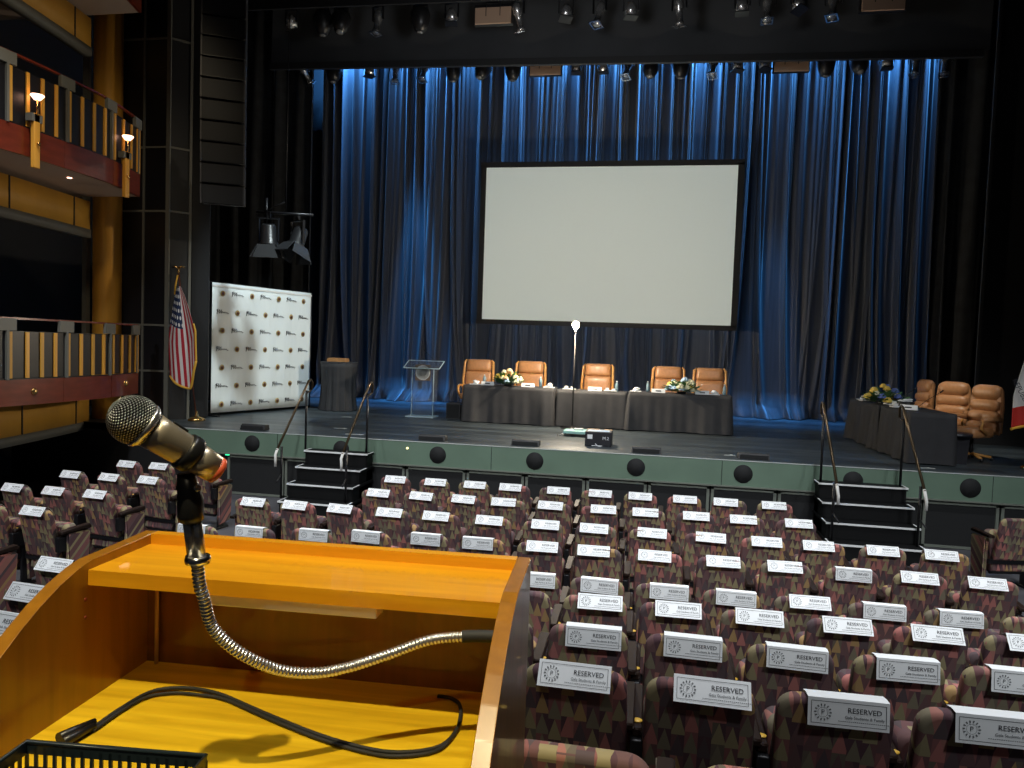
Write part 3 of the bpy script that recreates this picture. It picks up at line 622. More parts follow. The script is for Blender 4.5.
# plump lounge-like chairs at the side tables
def plump_chair(label, loc, rz):
    t = thing('executive_chair', label, 'chair', (*loc, SZ), rz); t.scale = (.84, .92, .985)
    def roll(z, y, th, h, w_, name):
        m = MB('leather_tan'); rows = []
        for i in range(13):
            x = (i/12-.5)*w_; b = (1-(2*i/12-1)**6)**.5 if abs(2*i/12-1) < 1 else .35
            rows.append([(x, y+cos(2*pi*k/16)*th/2*max(b, .5), z+sin(2*pi*k/16)*h/2*max(b, .6)) for k in range(16)])
        m.grid(rows, True, True, True); m.build(name, t)
    roll(1.08, .10, .20, .26, .56, 'headrest'); roll(.88, .07, .17, .20, .58, 'upper_cushion'); roll(.70, .04, .17, .20, .60, 'middle_cushion'); roll(.53, .02, .18, .20, .60, 'lower_cushion')
    m = MB('leather_tan'); m.prism([(-.31, .42), (.31, .42), (.33, .9), (.29, 1.16), (.2, 1.2), (-.2, 1.2), (-.29, 1.16), (-.33, .9)], .09, Matrix.Translation((0, .06, 0)), .03); m.build('back_shell', t)
    m = MB('leather_tan'); m.box((0, -.26, .45), (.56, .52, .15), bev=.06); m.build('seat', t)
    for s_ in (-1, 1):
        m = MB('leather_tan'); m.tube([(s_*.33, .05, .66), (s_*.36, -.15, .69), (s_*.35, -.42, .67)], .04, 10); m.use('oak_frame'); m.tube([(s_*.35, -.40, .66), (s_*.34, -.44, .55), (s_*.31, -.25, .44)], .022, 8); m.build('armrest', t)
    m = MB('black_metal'); m.tube([(0, -.22, .08), (0, -.22, .38)], .035, 10)
    m.build('gas_column', t)
    m = MB('oak_frame')
    for k in range(5):
        a = 2*pi*k/5+.9; m.tube([(0, -.22, .11), (.32*cos(a), -.22+.32*sin(a), .06)], .022, 8); m.use('black_plastic'); m.ball((.33*cos(a), -.22+.33*sin(a), .032), .03); m.use('oak_frame')
    m.build('star_base', t)
plump_chair('tan padded leather chair at side tables, farthest and leftmost', (4.98, 14.95), R(-82))
plump_chair('tan padded leather chair at side tables, middle of three', (5.17, 14.0), R(-36))
plump_chair('tan padded leather chair at side tables, nearest the right flag', (5.20, 12.85), R(-58))

# ---------------------------------------------------------------- flower arrangements
def flowers(label, loc, pal, w_, seed):
    loc = (loc[0], loc[1]-.06, loc[2])
    rnd = random.Random(seed); t = thing('flower_arrangement', label, 'flowers', loc)
    MB('black_plastic').lathe([(0, 0), (.08, 0), (.09, .04), (0, .04)], 14).build('bowl', t)
    m = MB('green_leaf')
    for k in range(110):
        a = rnd.uniform(0, 2*pi); r = rnd.uniform(.4, 1)*w_; el = rnd.uniform(-.2, 1.1); p = Vector((cos(a)*r, sin(a)*r*.55, .06+sin(el)*.2*(1.3-r/w_))); d = p.normalized()
        s_ = Vector((-sin(a), cos(a), 0))*.035; q = p + d*rnd.uniform(.07, .14)
        m.face([p*.7, (p+q)/2+s_+Vector((0, 0, .01)), q, (p+q)/2-s_])
    m.build('foliage', t)
    for k in range(22):
        a = rnd.uniform(0, 2*pi); r = w_*.85*sqrt(rnd.random()); p = Vector((cos(a)*r, sin(a)*r*.6, .05+.24*(1-r/w_)+rnd.uniform(-.03, .06)))
        c = rnd.choice(pal); s_ = rnd.uniform(.05, .08); m = MB(c)
        for ring, (n_, rr, zz) in enumerate(((6, 1.0, 0), (5, .7, .35), (3, .35, .6))):
            for j in range(n_):
                b = 2*pi*j/n_ + ring*.5; cx, cy = cos(b)*rr*s_, sin(b)*rr*s_
                m.ball((p.x+cx*.6, p.y+cy*.6, p.z+zz*s_), s_*.5, 1, 1, .75, 8, 5)
        m.build('flower', t)
    return t
FL = ['yellow_petal', 'peach_petal', 'cream_petal', 'yellow_petal', 'blue_petal', 'pale_blue_petal', 'cream_petal']
flowers('yellow peach and blue flower arrangement on the left head table', (-2.78, 14.6, ZT+.01), FL, .30, 4)
flowers('cream and yellow flower arrangement on the right head table', (.62, 14.62, ZT+.01), ['cream_petal', 'yellow_petal', 'cream_petal', 'pale_blue_petal'], .32, 9)
flowers('large yellow flower arrangement on the far side table', (3.97, 13.7, ZT+.03), ['yellow_petal', 'yellow_petal', 'cream_petal', 'blue_petal'], .32, 11)
# small things on the tables
def plate_sign(label, loc, rz=0):
    t = thing('name_plate', label, 'name plate', loc, rz, 'name plates on the tables')
    m = MB('card_paper'); m.prism([(-.0, 0), (.05, 0), (.025, .075)], .26, Matrix.Rotation(R(90), 4, 'Z') @ Matrix.Translation((0, -.13, 0))); m.build('card', t)
    m = MB('ink'); m.box((-.04, -.022-.0, .036), (.10, .004, .02), M=Matrix.Translation((-.0, .006, .036)) @ Matrix.Rotation(R(-18), 4, 'X')); m.build('printed_name', t)
def bottle(label, loc):
    t = thing('water_bottle', label, 'bottle', loc, 0, 'water bottles on the head table')
    MB('bottle_blue').lathe([(0, 0), (.032, 0), (.033, .12), (.028, .15), (.012, .18), (.012, .19), (0, .19)], 12).build('bottle_body', t)
    MB('white_plastic').lathe([(0, .188), (.014, .188), (.014, .205), (0, .205)], 10).build('cap', t)
def napkin(label, loc):
    m = MB('card_paper')
    for k in range(5): m.ball((random.uniform(-.05, .05), random.uniform(-.03, .03), .02+.012*k), .045, 1, .8, .5, 8, 6)
    m.box((0, 0, .006), (.22, .16, .012)); o = m.build('folded_napkin'); o.location = loc; tag(o, label, 'napkin', 'napkins on the tables')
def tray(label, loc, rz=0):
    m = MB('white_plastic'); m.box((0, 0, .01), (.26, .16, .02), bev=.006); m.box((-.06, 0, .04), (.07, .07, .05), bev=.01); m.box((.06, .02, .035), (.06, .05, .035), bev=.008); o = m.build('place_setting'); o.location = loc; o.rotation_euler[2] = rz; tag(o, label, 'tray', 'place settings on the tables')
z_ = ZT+.012
plate_sign('white name plate left of the left flower arrangement', (-3.18, 14.46, z_)); plate_sign('white name plate right of the left flower arrangement', (-2.36, 14.46, z_))
plate_sign('white name plate before the middle tan chair', (-1.04, 14.5, z_-.02)); plate_sign('white name plate left of the right flower arrangement', (.18, 14.46, z_)); plate_sign('white name plate right of the right flower arrangement', (1.0, 14.46, z_))
for x, l in ((-3.28, 'water bottle at left end of the head table'), (-2.13, 'water bottle near right end of left head table'), (-.62, 'water bottle on the middle head table'), (-.02, 'tall water bottle left of the right flowers'), (1.42, 'water bottle at right end of the head table')): bottle(l, (x, 14.62, z_ - (.02 if x == -.62 else 0)))
for x, l in ((-3.45, 'white napkin in front of the leftmost chair'), (-1.95, 'white napkin at right edge of left head table'), (-.25, 'white napkin left of the tall bottle'), (1.22, 'white napkin in front of rightmost head table chair')): napkin(l, (x, 14.58, z_))
for x, y, zz, l in ((-1.55, 14.6, z_-.02, 'white place setting at left end of middle head table'), (-.74, 14.6, z_-.02+.0, 'white place setting left of the middle table bottle'), (3.9, 14.35, z_+.02, 'white place setting on far side table beyond flowers'), (3.98, 12.85, z_+.02, 'white place setting on the near side table')): tray(l, (x, y, zz))
plate_sign('white name plate on near side table facing the seats', (3.95, 12.35, z_+.02), R(-40)); plate_sign('white name plate on far side table beside the flowers', (4.0, 13.3+.15, z_+.02), R(-60))
napkin('white napkin at the far end of side table', (3.95, 14.75, z_+.02))
def tissue(label, loc):
    t = thing('serving_bowl', label, 'bowl', loc); MB('black_plastic').lathe([(0, 0), (.09, 0), (.13, .08), (.125, .08), (0, .03)], 16).build('bowl', t)
    m = MB('card_paper'); [m.ball((random.uniform(-.09, .09), random.uniform(-.06, .06), .09+random.uniform(0, .04)), .04, 1.2, .8, .4, 8, 5) for _ in range(7)]; m.build('folded_napkin', t)
tissue('dark bowl piled with pale napkins on near side table', (4.12, 12.98, z_+.02))
def table_mic(label, loc, dx):
    t = thing('table_microphone', label, 'microphone', loc); MB('black_plastic').lathe([(0, 0), (.05, 0), (.045, .02), (0, .02)], 14).build('base', t)
    MB('black_metal').tube([(0, 0, .02), (dx*.4, -.02, .14), (dx, -.04, .27)], .005, 6).build('gooseneck', t); MB('black_plastic').tube([(dx, -.04, .27), (dx*1.15, -.045, .31)], .01, 8).build('capsule', t)
table_mic('thin gooseneck microphone behind the side table flowers', (4.1, 13.55, z_+.02), .3); table_mic('thin gooseneck microphone on near side table', (4.2, 12.7, z_+.02), .3)

# ---------------------------------------------------------------- ghost light
t = thing('ghost_light', 'bare glowing bulb on a thin black stand before the head table', 'lamp', (-1.43, 14.22, SZ))
MB('black_metal').lathe([(0, 0), (.22, 0), (.22, .015), (.04, .03), (.02, .05), (0, .05)], 20).build('base', t)
MB('rubber').tube([(0, 0, .03), (0, 0, 1.86)], .011, 8).build('pole', t)
MB('black_plastic').lathe([(0, 1.84), (.022, 1.84), (.022, 1.9), (0, 1.9)], 12).build('socket', t)
MB('bulb_glow').lathe([(0, 1.895), (.02, 1.895), (.03, 1.92), (.062, 1.965), (.072, 2.0), (.062, 2.04), (.03, 2.065), (0, 2.072)], 20).build('bulb', t)
pl = bpy.data.lights.new('ghost_glow', 'POINT'); pl.energy = 460; pl.color = (1, .86, .66); pl.shadow_soft_size = .09; po = bpy.data.objects.new('ghost_glow', pl); C.objects.link(po); po.location = (-1.43, 14.12, SZ+2.0)

# ---------------------------------------------------------------- clear podium
t = thing('acrylic_podium', 'clear acrylic podium with round seal on its front', 'podium', (-4.68, 14.95, SZ))
MB('acrylic', 'acrylic_edge').use('acrylic_edge').box((0, 0, .012), (.60, .42, .02)).build('base_plate', t)
m = MB('acrylic'); m.box((0, 0, .52), (.46, .015, 1.0)); m.build('front_panel', t)
m = MB('acrylic_edge')
for s_ in (-.235, .235): m.box((s_, .0, .52), (.008, .02, 1.0)); m.box((s_, .12, .55), (.006, .26, .95)) if 0 else None
m.build('panel_edge', t)
m = MB('acrylic'); m.box((-.23, .14, .55), (.015, .26, 1.06)); m.box((.23, .14, .55), (.015, .26, 1.06)); m.build('side_panel', t)
m = MB('acrylic_edge'); M = Matrix.Translation((0, .05, 1.10)) @ Matrix.Rotation(R(22), 4, 'X')
for c, d in (((0, .2, 0), (.78, .015, .015)), ((0, -.2, 0), (.78, .015, .015)), ((-.39, 0, 0), (.015, .4, .015)), ((.39, 0, 0), (.015, .4, .015))): m.box(c, d, M=M @ Matrix.Translation(c) )
m.build('shelf_edge', t); MB('acrylic').box((0, 0, 0), (.77, .39, .01), M=M).build('slanted_shelf', t)
m = MB('seal_gold', 'card_paper'); m.mats = ['seal_panel', 'card_paper']; m.box((0, -.012, .93), (.34, .006, .34))
m.use('card_paper'); Mz = Matrix.Translation((0, -.016, .93)) @ Matrix.Rotation(R(90), 4, 'X')
for ra, rb in ((.155, .140), (.10, .092), (.03, .012)): m.lathe([(ra, 0), (ra, .004), (rb, .004), (rb, 0), (ra, 0)], 32, Mz, smooth=False)
for k in range(18): a = 2*pi*k/18; m.box((0, 0, 0), (.012, .005, .045), M=Matrix.Translation((.122*cos(a), -.018, .93+.122*sin(a))) @ Matrix.Rotation(-a+pi/2, 4, 'Y'))
for k in range(8): a = 2*pi*k/8; m.box((0, 0, 0), (.008, .005, .05), M=Matrix.Translation((.065*cos(a), -.018, .93+.065*sin(a))) @ Matrix.Rotation(-a+pi/2, 4, 'Y'))
m.build('seal', t); nest(t, 'front_panel', 'seal', 'panel_edge')
MB('black_metal').tube([(.26, .1, 1.13), (.2, .05, 1.22), (0, -.02, 1.42), (-.03, -.03, 1.5)], .005, 6).build('microphone_stem', t)

# ---------------------------------------------------------------- round draped table with box
t = thing('cocktail_table', 'round high cocktail table under black cloth, left of the podium', 'table', (-6.78, 15.45, SZ))
MB('black_metal').tube([(0, 0, .02), (0, 0, 1.04)], .03, 10).build('pedestal', t); MB('cloth_shaded').lathe([(0, 1.04), (.40, 1.04), (.41, 1.055), (.40, 1.07), (0, 1.07)], 32).build('table_top', t)
m = MB('cloth_shaded'); rows = []
for r in range(9):
    q = r/8; rows.append([((.405 - .05*sin(q*pi*.8) + .02*q + (.028*q)*sin(13*a)+.012*q*sin(29*a))*cos(a), (.405 - .05*sin(q*pi*.8) + .02*q + (.028*q)*sin(13*a)+.012*q*sin(29*a))*sin(a), 1.073 - q*1.06) for a in [2*pi*k/120 for k in range(120)]])
m.grid(rows, True, True); m.bm.verts.ensure_lookup_table(); m.bm.faces.new([m.bm.verts[i] for i in range(120)]); o = m.build('tablecloth'); o.location = (-6.78, 15.45, SZ); tag(o, 'black gathered cloth on the round cocktail table', 'tablecloth', 'black tablecloths on the stage')
t = thing('wooden_box', 'small tan wooden box on the round cocktail table', 'box', (-6.76, 15.35, SZ+1.078))
MB('tan_box').box((0, 0, .03), (.42, .25, .06), bev=.006).build('box_body', t); MB('tan_box').box((0, 0, .072), (.40, .24, .018), bev=.006).build('lid', t)
# speaker cubes, monitors, cases
o = MB('cloth_black').box((0, 0, .16), (.30, .3, .33), bev=.01); m = o; m.use('panel_black'); m.box((0, -.152, .16), (.26, .006, .28)); o = m.build('waste_bin'); o.location = (-3.98, 15.0, SZ); tag(o, 'small black bin at left end of the head table', 'bin')
t = thing('waste_bin', 'black lined bin behind the near side table', 'bin', (4.62, 12.2, SZ)); MB('case_black').lathe([(0, 0), (.15, 0), (.18, .46), (.17, .46), (0, .40)], 4, Matrix.Rotation(R(45), 4, 'Z'), False).build('bin_body', t); MB('case_black').lathe([(.19, .44), (.195, .40), (.2, .46), (.17, .47)], 24, Matrix.Rotation(R(45), 4, 'Z')).build('liner_rim', t)
for x, y, l in ((-6.5, 11.42, 'low black footlight box at stage edge before the banner'), (-3.36, 11.35, 'low black footlight box right of the left stairs'), (-1.86, 11.4, 'low black footlight box below the left head table'), (0.0, 11.36, 'low black footlight box right of the equipment case'), (1.56, 11.36, 'low black footlight box left of the right stairs')):
    t = thing('stage_monitor', l, 'stage monitor', (x, y, SZ), 0, 'low boxes along the stage edge')
    MB('line_array').prism([(-.1, 0), (.1, 0), (.08, .08), (-.03, .09)], .44, Matrix.Rotation(R(90), 4, 'Z') @ Matrix.Translation((0, -.22, 0)), .005).build('housing', t)
    MB('panel_black').box((0, -.095, .04), (.4, .006, .055)).build('grille', t)
t = thing('equipment_case', 'black equipment case with tape strips on the stage floor', 'case', (-.76, 11.98, SZ))
MB('case_black').box((0, 0, .115), (.42, .42, .23), bev=.01).build('case_body', t)
m = MB('aqua_pad'); m.mats[0] = 'pale_blue_petal'; m.box((.0, -.06, .234), (.34, .2, .006)); m.use('tape_orange'); m.box((-.1, .15, .234), (.2, .06, .006)); m.box((.14, .15, .234), (.13, .06, .006)); m.build('top_tape', t)
m = MB('card_paper'); m.box((-.13, -.213, .15), (.08, .004, .07)); m.text('M.2', .07, Matrix.Translation((.12, -.214, .13)) @ Matrix.Rotation(R(90), 4, 'X')); m.build('case_marking', t); nest(t, 'case_body', 'case_marking', 'top_tape')
m = MB('card_paper'); m.tube([(-.04, -.22, .04), (.0, -.25, .012), (.05, -.28, .01)], .008, 6); m.tube([(-.1, -.23, .012), (.07, -.23, .012)], .006, 6); m.build('white_cord', t)
t = thing('floor_device', 'flat pale aqua device on folding legs behind the black case', 'equipment', (-1.2, 13.1, SZ))
MB('aqua_pad').box((0, 0, .07), (.5, .4, .05), bev=.01).build('device_body', t); MB('white_plastic').box((.0, .05, .11), (.16, .12, .03), bev=.005).build('device_top', t)
for s_ in (-1, 1): MB('steel').tube([(s_*.2, -.2, .05), (s_*.33, -.3, .012), (s_*.36, -.1, .012)], .01, 6).build('leg', t)
for x, y, s_, l in ((-5.3, 12.2, .22, 'white tape mark on the stage floor near the left stairs'), (-6.0, 14.1, .2, 'white tape mark on stage floor before the cocktail table'), (1.25, 11.6, .16, 'white tape mark at the stage edge near right footlight'), (3.95, 11.45, .25, 'white cable end at the stage edge beside right stairs'), (-4.75, 11.5, .3, 'short white cord lying at the edge above left stairs')):
    m = MB('lip_white'); m.box((0, 0, .003), (s_, .035, .004), .15); m.box((s_*.3, .02, .003), (.03, .12, .004), .5); o = m.build('tape_mark'); o.location = (x, y, SZ); tag(o, l, 'tape')

# ---------------------------------------------------------------- step-and-repeat banner
A = Vector((-8.30, 12.95)); B = Vector((-7.52, 15.55)); L = (B-A).length; an = atan2(B.y-A.y, B.x-A.x)
t = thing('backdrop_banner', 'white step and repeat banner with gold seals and script logos', 'banner', (A.x, A.y, SZ), an)
m = MB('banner_vinyl'); H = 2.58; nx = 60
rows = [[(L*i/nx, .006*sin(i*.55) + .004*sin(i*1.9), .06 + (H-.06)*j/10) for i in range(nx+1)] for j in range(11)]
m.grid(rows); o = m.build('banner_sheet', t, fix=False); sol = o.modifiers.new('t', 'SOLIDIFY'); sol.thickness = .003
m = MB('black_metal'); m.tube([(-.03, .06, -.0), (-.03, .06, H+.02)], .02, 8); m.tube([(L+.06, .06, 0), (L+.06, .06, H+.02)], .02, 8); m.tube([(-.03, .06, H), (L+.06, .06, H)], .02, 8); m.tube([(-.03, .06, .06), (L+.06, .06, .06)], .02, 8)
m.box((-.03, .1, .02), (.06, .7, .02)); m.box((L+.06, .1, .02), (.06, .7, .02)); m.build('banner_stand', t)
m = MB('card_paper'); m.mats[0] = 'frame_grey'; m.box((L/2, -.014, H-.06), (L, .003, .03)); m.mats[0] = 'rail_white'; m.build('top_hem', t)
for r in range(7):
    for c in range(7):
        x = .24 + c*(L-.50)/6; z = H-.2 - r*(H-.42)/6
        M = Matrix.Translation((x, -.013, z)) @ Matrix.Rotation(R(90), 4, 'X')
        if (r + c) % 2 == 0:
            m = MB('seal_gold', 'pole_wood'); m.lathe([(0, .0), (.056, .0), (.056, .004), (0, .004)], 18, M); m.use('pole_wood'); m.lathe([(0, .004), (.032, .004), (.032, .007), (0, .007)], 14, M); m.build('printed_seal', t)
        else:
            m = MB('ink'); pts = [(-.11, -.03), (-.10, .035), (-.085, .0), (-.06, .03), (-.065, -.02), (-.04, .01), (-.02, .035), (-.028, -.02), (.0, .008), (.012, -.012), (.03, .006), (.04, -.012), (.055, .006), (.068, -.012), (.085, .004), (.10, -.02), (.12, -.012)]
            m.tube([M @ Vector((a_*1.25, b_*1.4, .003)) for a_, b_ in pts], .006, 4); m.tube([M @ Vector((a_*1.25, b_*1.4, .003)) for a_, b_ in ((-.12, .02), (-.09, .038), (-.05, .03))], .004, 4); m.build('script_logo', t)

nest(t, 'banner_sheet', 'printed_seal', 'script_logo', 'top_hem')
# ---------------------------------------------------------------- flags
def flag_mat(name, us):
    m = mat(name, (.5, .5, .5), .75); nt = m.node_tree; n = N(nt); X, Y, Z = n.xyz('UV')
    if us:     # X: along the fly (0 hoist .. 1), Y: 0 top .. 1 bottom of the flag
        stripe = n.m('MODULO', n.m('FLOOR', n.m('MULTIPLY', Y, 13)), 2)
        col = n.mix(stripe, (.45, .012, .03), (.78, .74, .74))
        canton = n.m('MULTIPLY', n.m('LESS_THAN', X, .42), n.m('LESS_THAN', Y, .54))
        a = n.m('SUBTRACT', n.m('FRACT', n.m('MULTIPLY', X, 14.3)), .5); b = n.m('SUBTRACT', n.m('FRACT', n.m('ADD', n.m('MULTIPLY', Y, 9.3), n.m('MULTIPLY', n.m('FLOOR', n.m('MULTIPLY', X, 14.3)), .5))), .5)
        star = n.m('LESS_THAN', n.m('ADD', n.m('MULTIPLY', a, a), n.m('MULTIPLY', b, b)), .075)
        cc = n.mix(star, (.012, .03, .10), (.85, .85, .85)); out = n.mix(canton, col, cc)
    else:
        out = n.mix(n.m('GREATER_THAN', Y, .82), (.78, .76, .72), (.55, .03, .02))
        g = n.m('MULTIPLY', n.m('LESS_THAN', n.m('ABSOLUTE', n.m('SUBTRACT', Y, .60)), .035), n.m('LESS_THAN', n.m('ABSOLUTE', n.m('SUBTRACT', X, .5)), .26)); out = n.mix(g, out, (.05, .18, .07))
        e1 = n.m('DIVIDE', n.m('SUBTRACT', X, .5), .24); e2 = n.m('DIVIDE', n.m('SUBTRACT', Y, .45), .13)
        br = n.m('LESS_THAN', n.m('ADD', n.m('MULTIPLY', e1, e1), n.m('MULTIPLY', e2, e2)), 1.0); out = n.mix(br, out, (.10, .035, .02))
    nt.links.new(out, base(m)); return m
flag_mat('us_flag', True); flag_mat('state_flag', False)
def hung_flag(name, label, matn, loc, rz, pole_h, outline, fringe=True, finial='eagle', lean=0):
    """outline(u,v)->(x,y,z): u along the fly (down), v across the hoist"""
    t = thing(name, label, 'flag', loc, rz); o_ = outline; outline = lambda u, v: (o_(u, v)[0] + lean*o_(u, v)[2]/pole_h, o_(u, v)[1], o_(u, v)[2])
    m = MB(matn); nu, nv = 36, 28; vs = [[m.bm.verts.new(outline(i/nu, j/nv)) for j in range(nv+1)] for i in range(nu+1)]
    uvl = m.bm.loops.layers.uv.new('uv')
    for i in range(nu):
        for j in range(nv):
            f = m.bm.faces.new((vs[i][j], vs[i][j+1], vs[i+1][j+1], vs[i+1][j])); f.smooth = True
            for lp, (a, b) in zip(f.loops, ((i, j), (i, j+1), (i+1, j+1), (i+1, j))): lp[uvl].uv = (a/nu, b/nv)
    o = m.build('flag_cloth', t, fix=False); sol = o.modifiers.new('t', 'SOLIDIFY'); sol.thickness = .004
    MB('gold_fringe').tube([outline(1, j/28) for j in range(29)], .022, 6).tube([outline(1-.5*j/20, 1) for j in range(21)], .018, 6).build('gold_fringe', t)
    MB('pole_wood').tube([(0, .03, .05), (lean, .03, pole_h-.06)], .014, 8).build('pole', t)
    MB('brass').lathe([(0, 0), (.15, 0), (.15, .03), (.10, .06), (.03, .09), (.02, .18), (0, .18)], 24, Matrix.Translation((0, .03, 0))).build('base', t)
    m = MB('brass'); m.ball((lean, .03, pole_h-.04), .025); m.tube([(lean, .03, pole_h-.05), (lean, .03, pole_h+.05)], .015, 8)
    for s_ in (-1, 1): m.tube([(lean, .03, pole_h+.02), (lean+s_*.06, .03, pole_h+.06), (lean+s_*.12, .03, pole_h+.03)], [.02, .018, .006], 6)
    m.build('finial', t)
    MB('gold_fringe').tube([(lean, 0, pole_h-.1), (lean-.03, -.02, pole_h-.3), (lean-.04, -.02, pole_h-.45)], .014, 6).build('tassel_cord', t); return t
def us_out(u, v):
    wd = .06 + .60*min(1, u*1.7)**.85*(1-.10*u)
    x = -.10*u + (v-.5)*wd*.9; z = 2.42 - u*(1.62 + .22*sin(v*pi*.8) - .42*max(0, v-.62)/.38) ; y = -.03 + .05*sin(v*9+1+u*1.5)*min(1, u*2+.2)
    return (x, y, z)
hung_flag('national_flag', 'American flag on a pole with gold fringe left of the banner', 'us_flag', (-8.05, 12.1, SZ), R(10), 2.72, us_out, lean=-.36)
def ca_out(u, v):
    wd = .12 + .62*min(1, u*1.4)**.8; x = -.02 - .10*u + (v-.5)*wd*.9
    z = 2.3 - .95*u - .0*v - .75*v*0 - (.35*(1-abs(v-.3)))*u; y = -.03 + .05*sin(v*8+u)*min(1, u*2+.2); return (x-.05, y, z)
def ca_map(u, v): return ca_out(v, u)
t = hung_flag('state_flag', 'white state flag with red stripe and gold fringe at right edge', 'state_flag', (5.56, 11.95, SZ), R(-8), 2.62, lambda u, v: ((-.30+.62*v)*min(1, .15+u*1.2)-.02, -.03+.05*sin(v*9)*min(1, u*2+.2), 2.3-1.72*u+.18*v*u), True)
cloth = [c for c in kids(t) if c.name.startswith('flag_cloth')][0]; uv = cloth.data.uv_layers[0].data
for l in uv: l.uv = (l.uv[1], l.uv[0])
m = MB('ink'); m.text('REPUBLIC', .10, Matrix.Translation((-.235, -.075, 1.12)) @ Matrix.Rotation(R(90), 4, 'X') @ Matrix.Rotation(R(-62), 4, 'Z')); m.build('lettering', t)

# ---------------------------------------------------------------- theatre seats
def rrect(w_, h0, h1, r, n_=6, taper=.0):
    pts = [(-w_/2, h0)]
    for k in range(n_+1): a = pi - pi/2*k/n_; pts.append((-w_/2+taper+r+r*cos(a), h1-r+r*sin(a)))
    for k in range(n_+1): a = pi/2 - pi/2*k/n_; pts.append((w_/2-taper-r+r*cos(a), h1-r+r*sin(a)))
    pts.append((w_/2, h0)); return pts
def panel(m, prof, yz, th, puff=.012, bottom_y=0):
    """prof: outline in (x,h); yz(h,t)->(y,z) maps height and depth into space"""
    cx = 0; ch = (prof[0][1] + max(p[1] for p in prof))/2; rows = []
    for tt, inset in ((-th/2-puff, .10), (-th/2, .02), (-th/2+.012, 0), (th/2-.012, 0), (th/2, .02), (th/2+puff, .10)):
        ring = []
        for x, h in prof:
            sx = 1 - inset*1.6/ .43*.43; hh = ch + (h-ch)*(1-inset*.9)
            ring.append((x*(1-inset*.9), *yz(hh, tt)))
        rows.append(ring)
    m.grid(rows, True, True, True)
def seat_proto():
    t = thing('theatre_seat', 'x', 'seat', (0, 0, 0), 0, 'patterned theatre seats')
    m = MB('seat_fabric'); panel(m, rrect(.425, .34, .85, .07, 6, .010), lambda h, tt: ((.85-h)*.22 + tt, h), .052, .009); m.build('backrest', t)
    m = MB('seat_fabric'); panel(m, rrect(.415, .20, .66, .05, 5, .0), lambda h, tt: (.19 - (.66-h)*.02 + (h-.2)*.12 + tt, h), .11, .015)
    m.build('seat_cushion', t)
    m = MB('black_plastic'); m.tube([(-.19, .17, .19), (.19, .17, .19)], .03, 8); m.box((0, .2, .2), (.40, .12, .03)); m.build('seat_shell', t)
    m = MB('arm_wood'); m.prism([(.0, .0), (.0, .035), (.36, .055), (.37, .02)], .044, Matrix.Translation((.267, .06, .575)) @ Matrix.Rotation(R(90), 4, 'Z'), .006); m.build('armrest', t)
    m = MB('gold_plate'); m.lathe([(0, 0), (.021, 0), (.021, .004), (0, .004)], 16, Matrix.Translation((.245, .115, .6145)) @ Matrix.Rotation(R(3), 4, 'X') @ Matrix.Diagonal((1, .75, 1, 1))); m.build('number_plate', t)
    m = MB('black_metal'); m.box((.245, .20, .30), (.03, .10, .56)); m.box((.245, .10, .50), (.05, .13, .15), bev=.008); m.box((.245, .2, .012), (.07, .25, .024)); m.box((0, .12, .32), (.50, .04, .05)); m.build('standard', t)
    nest(t, 'armrest', 'number_plate'); nest(t, 'seat_cushion', 'seat_shell'); return t
proto = seat_proto()
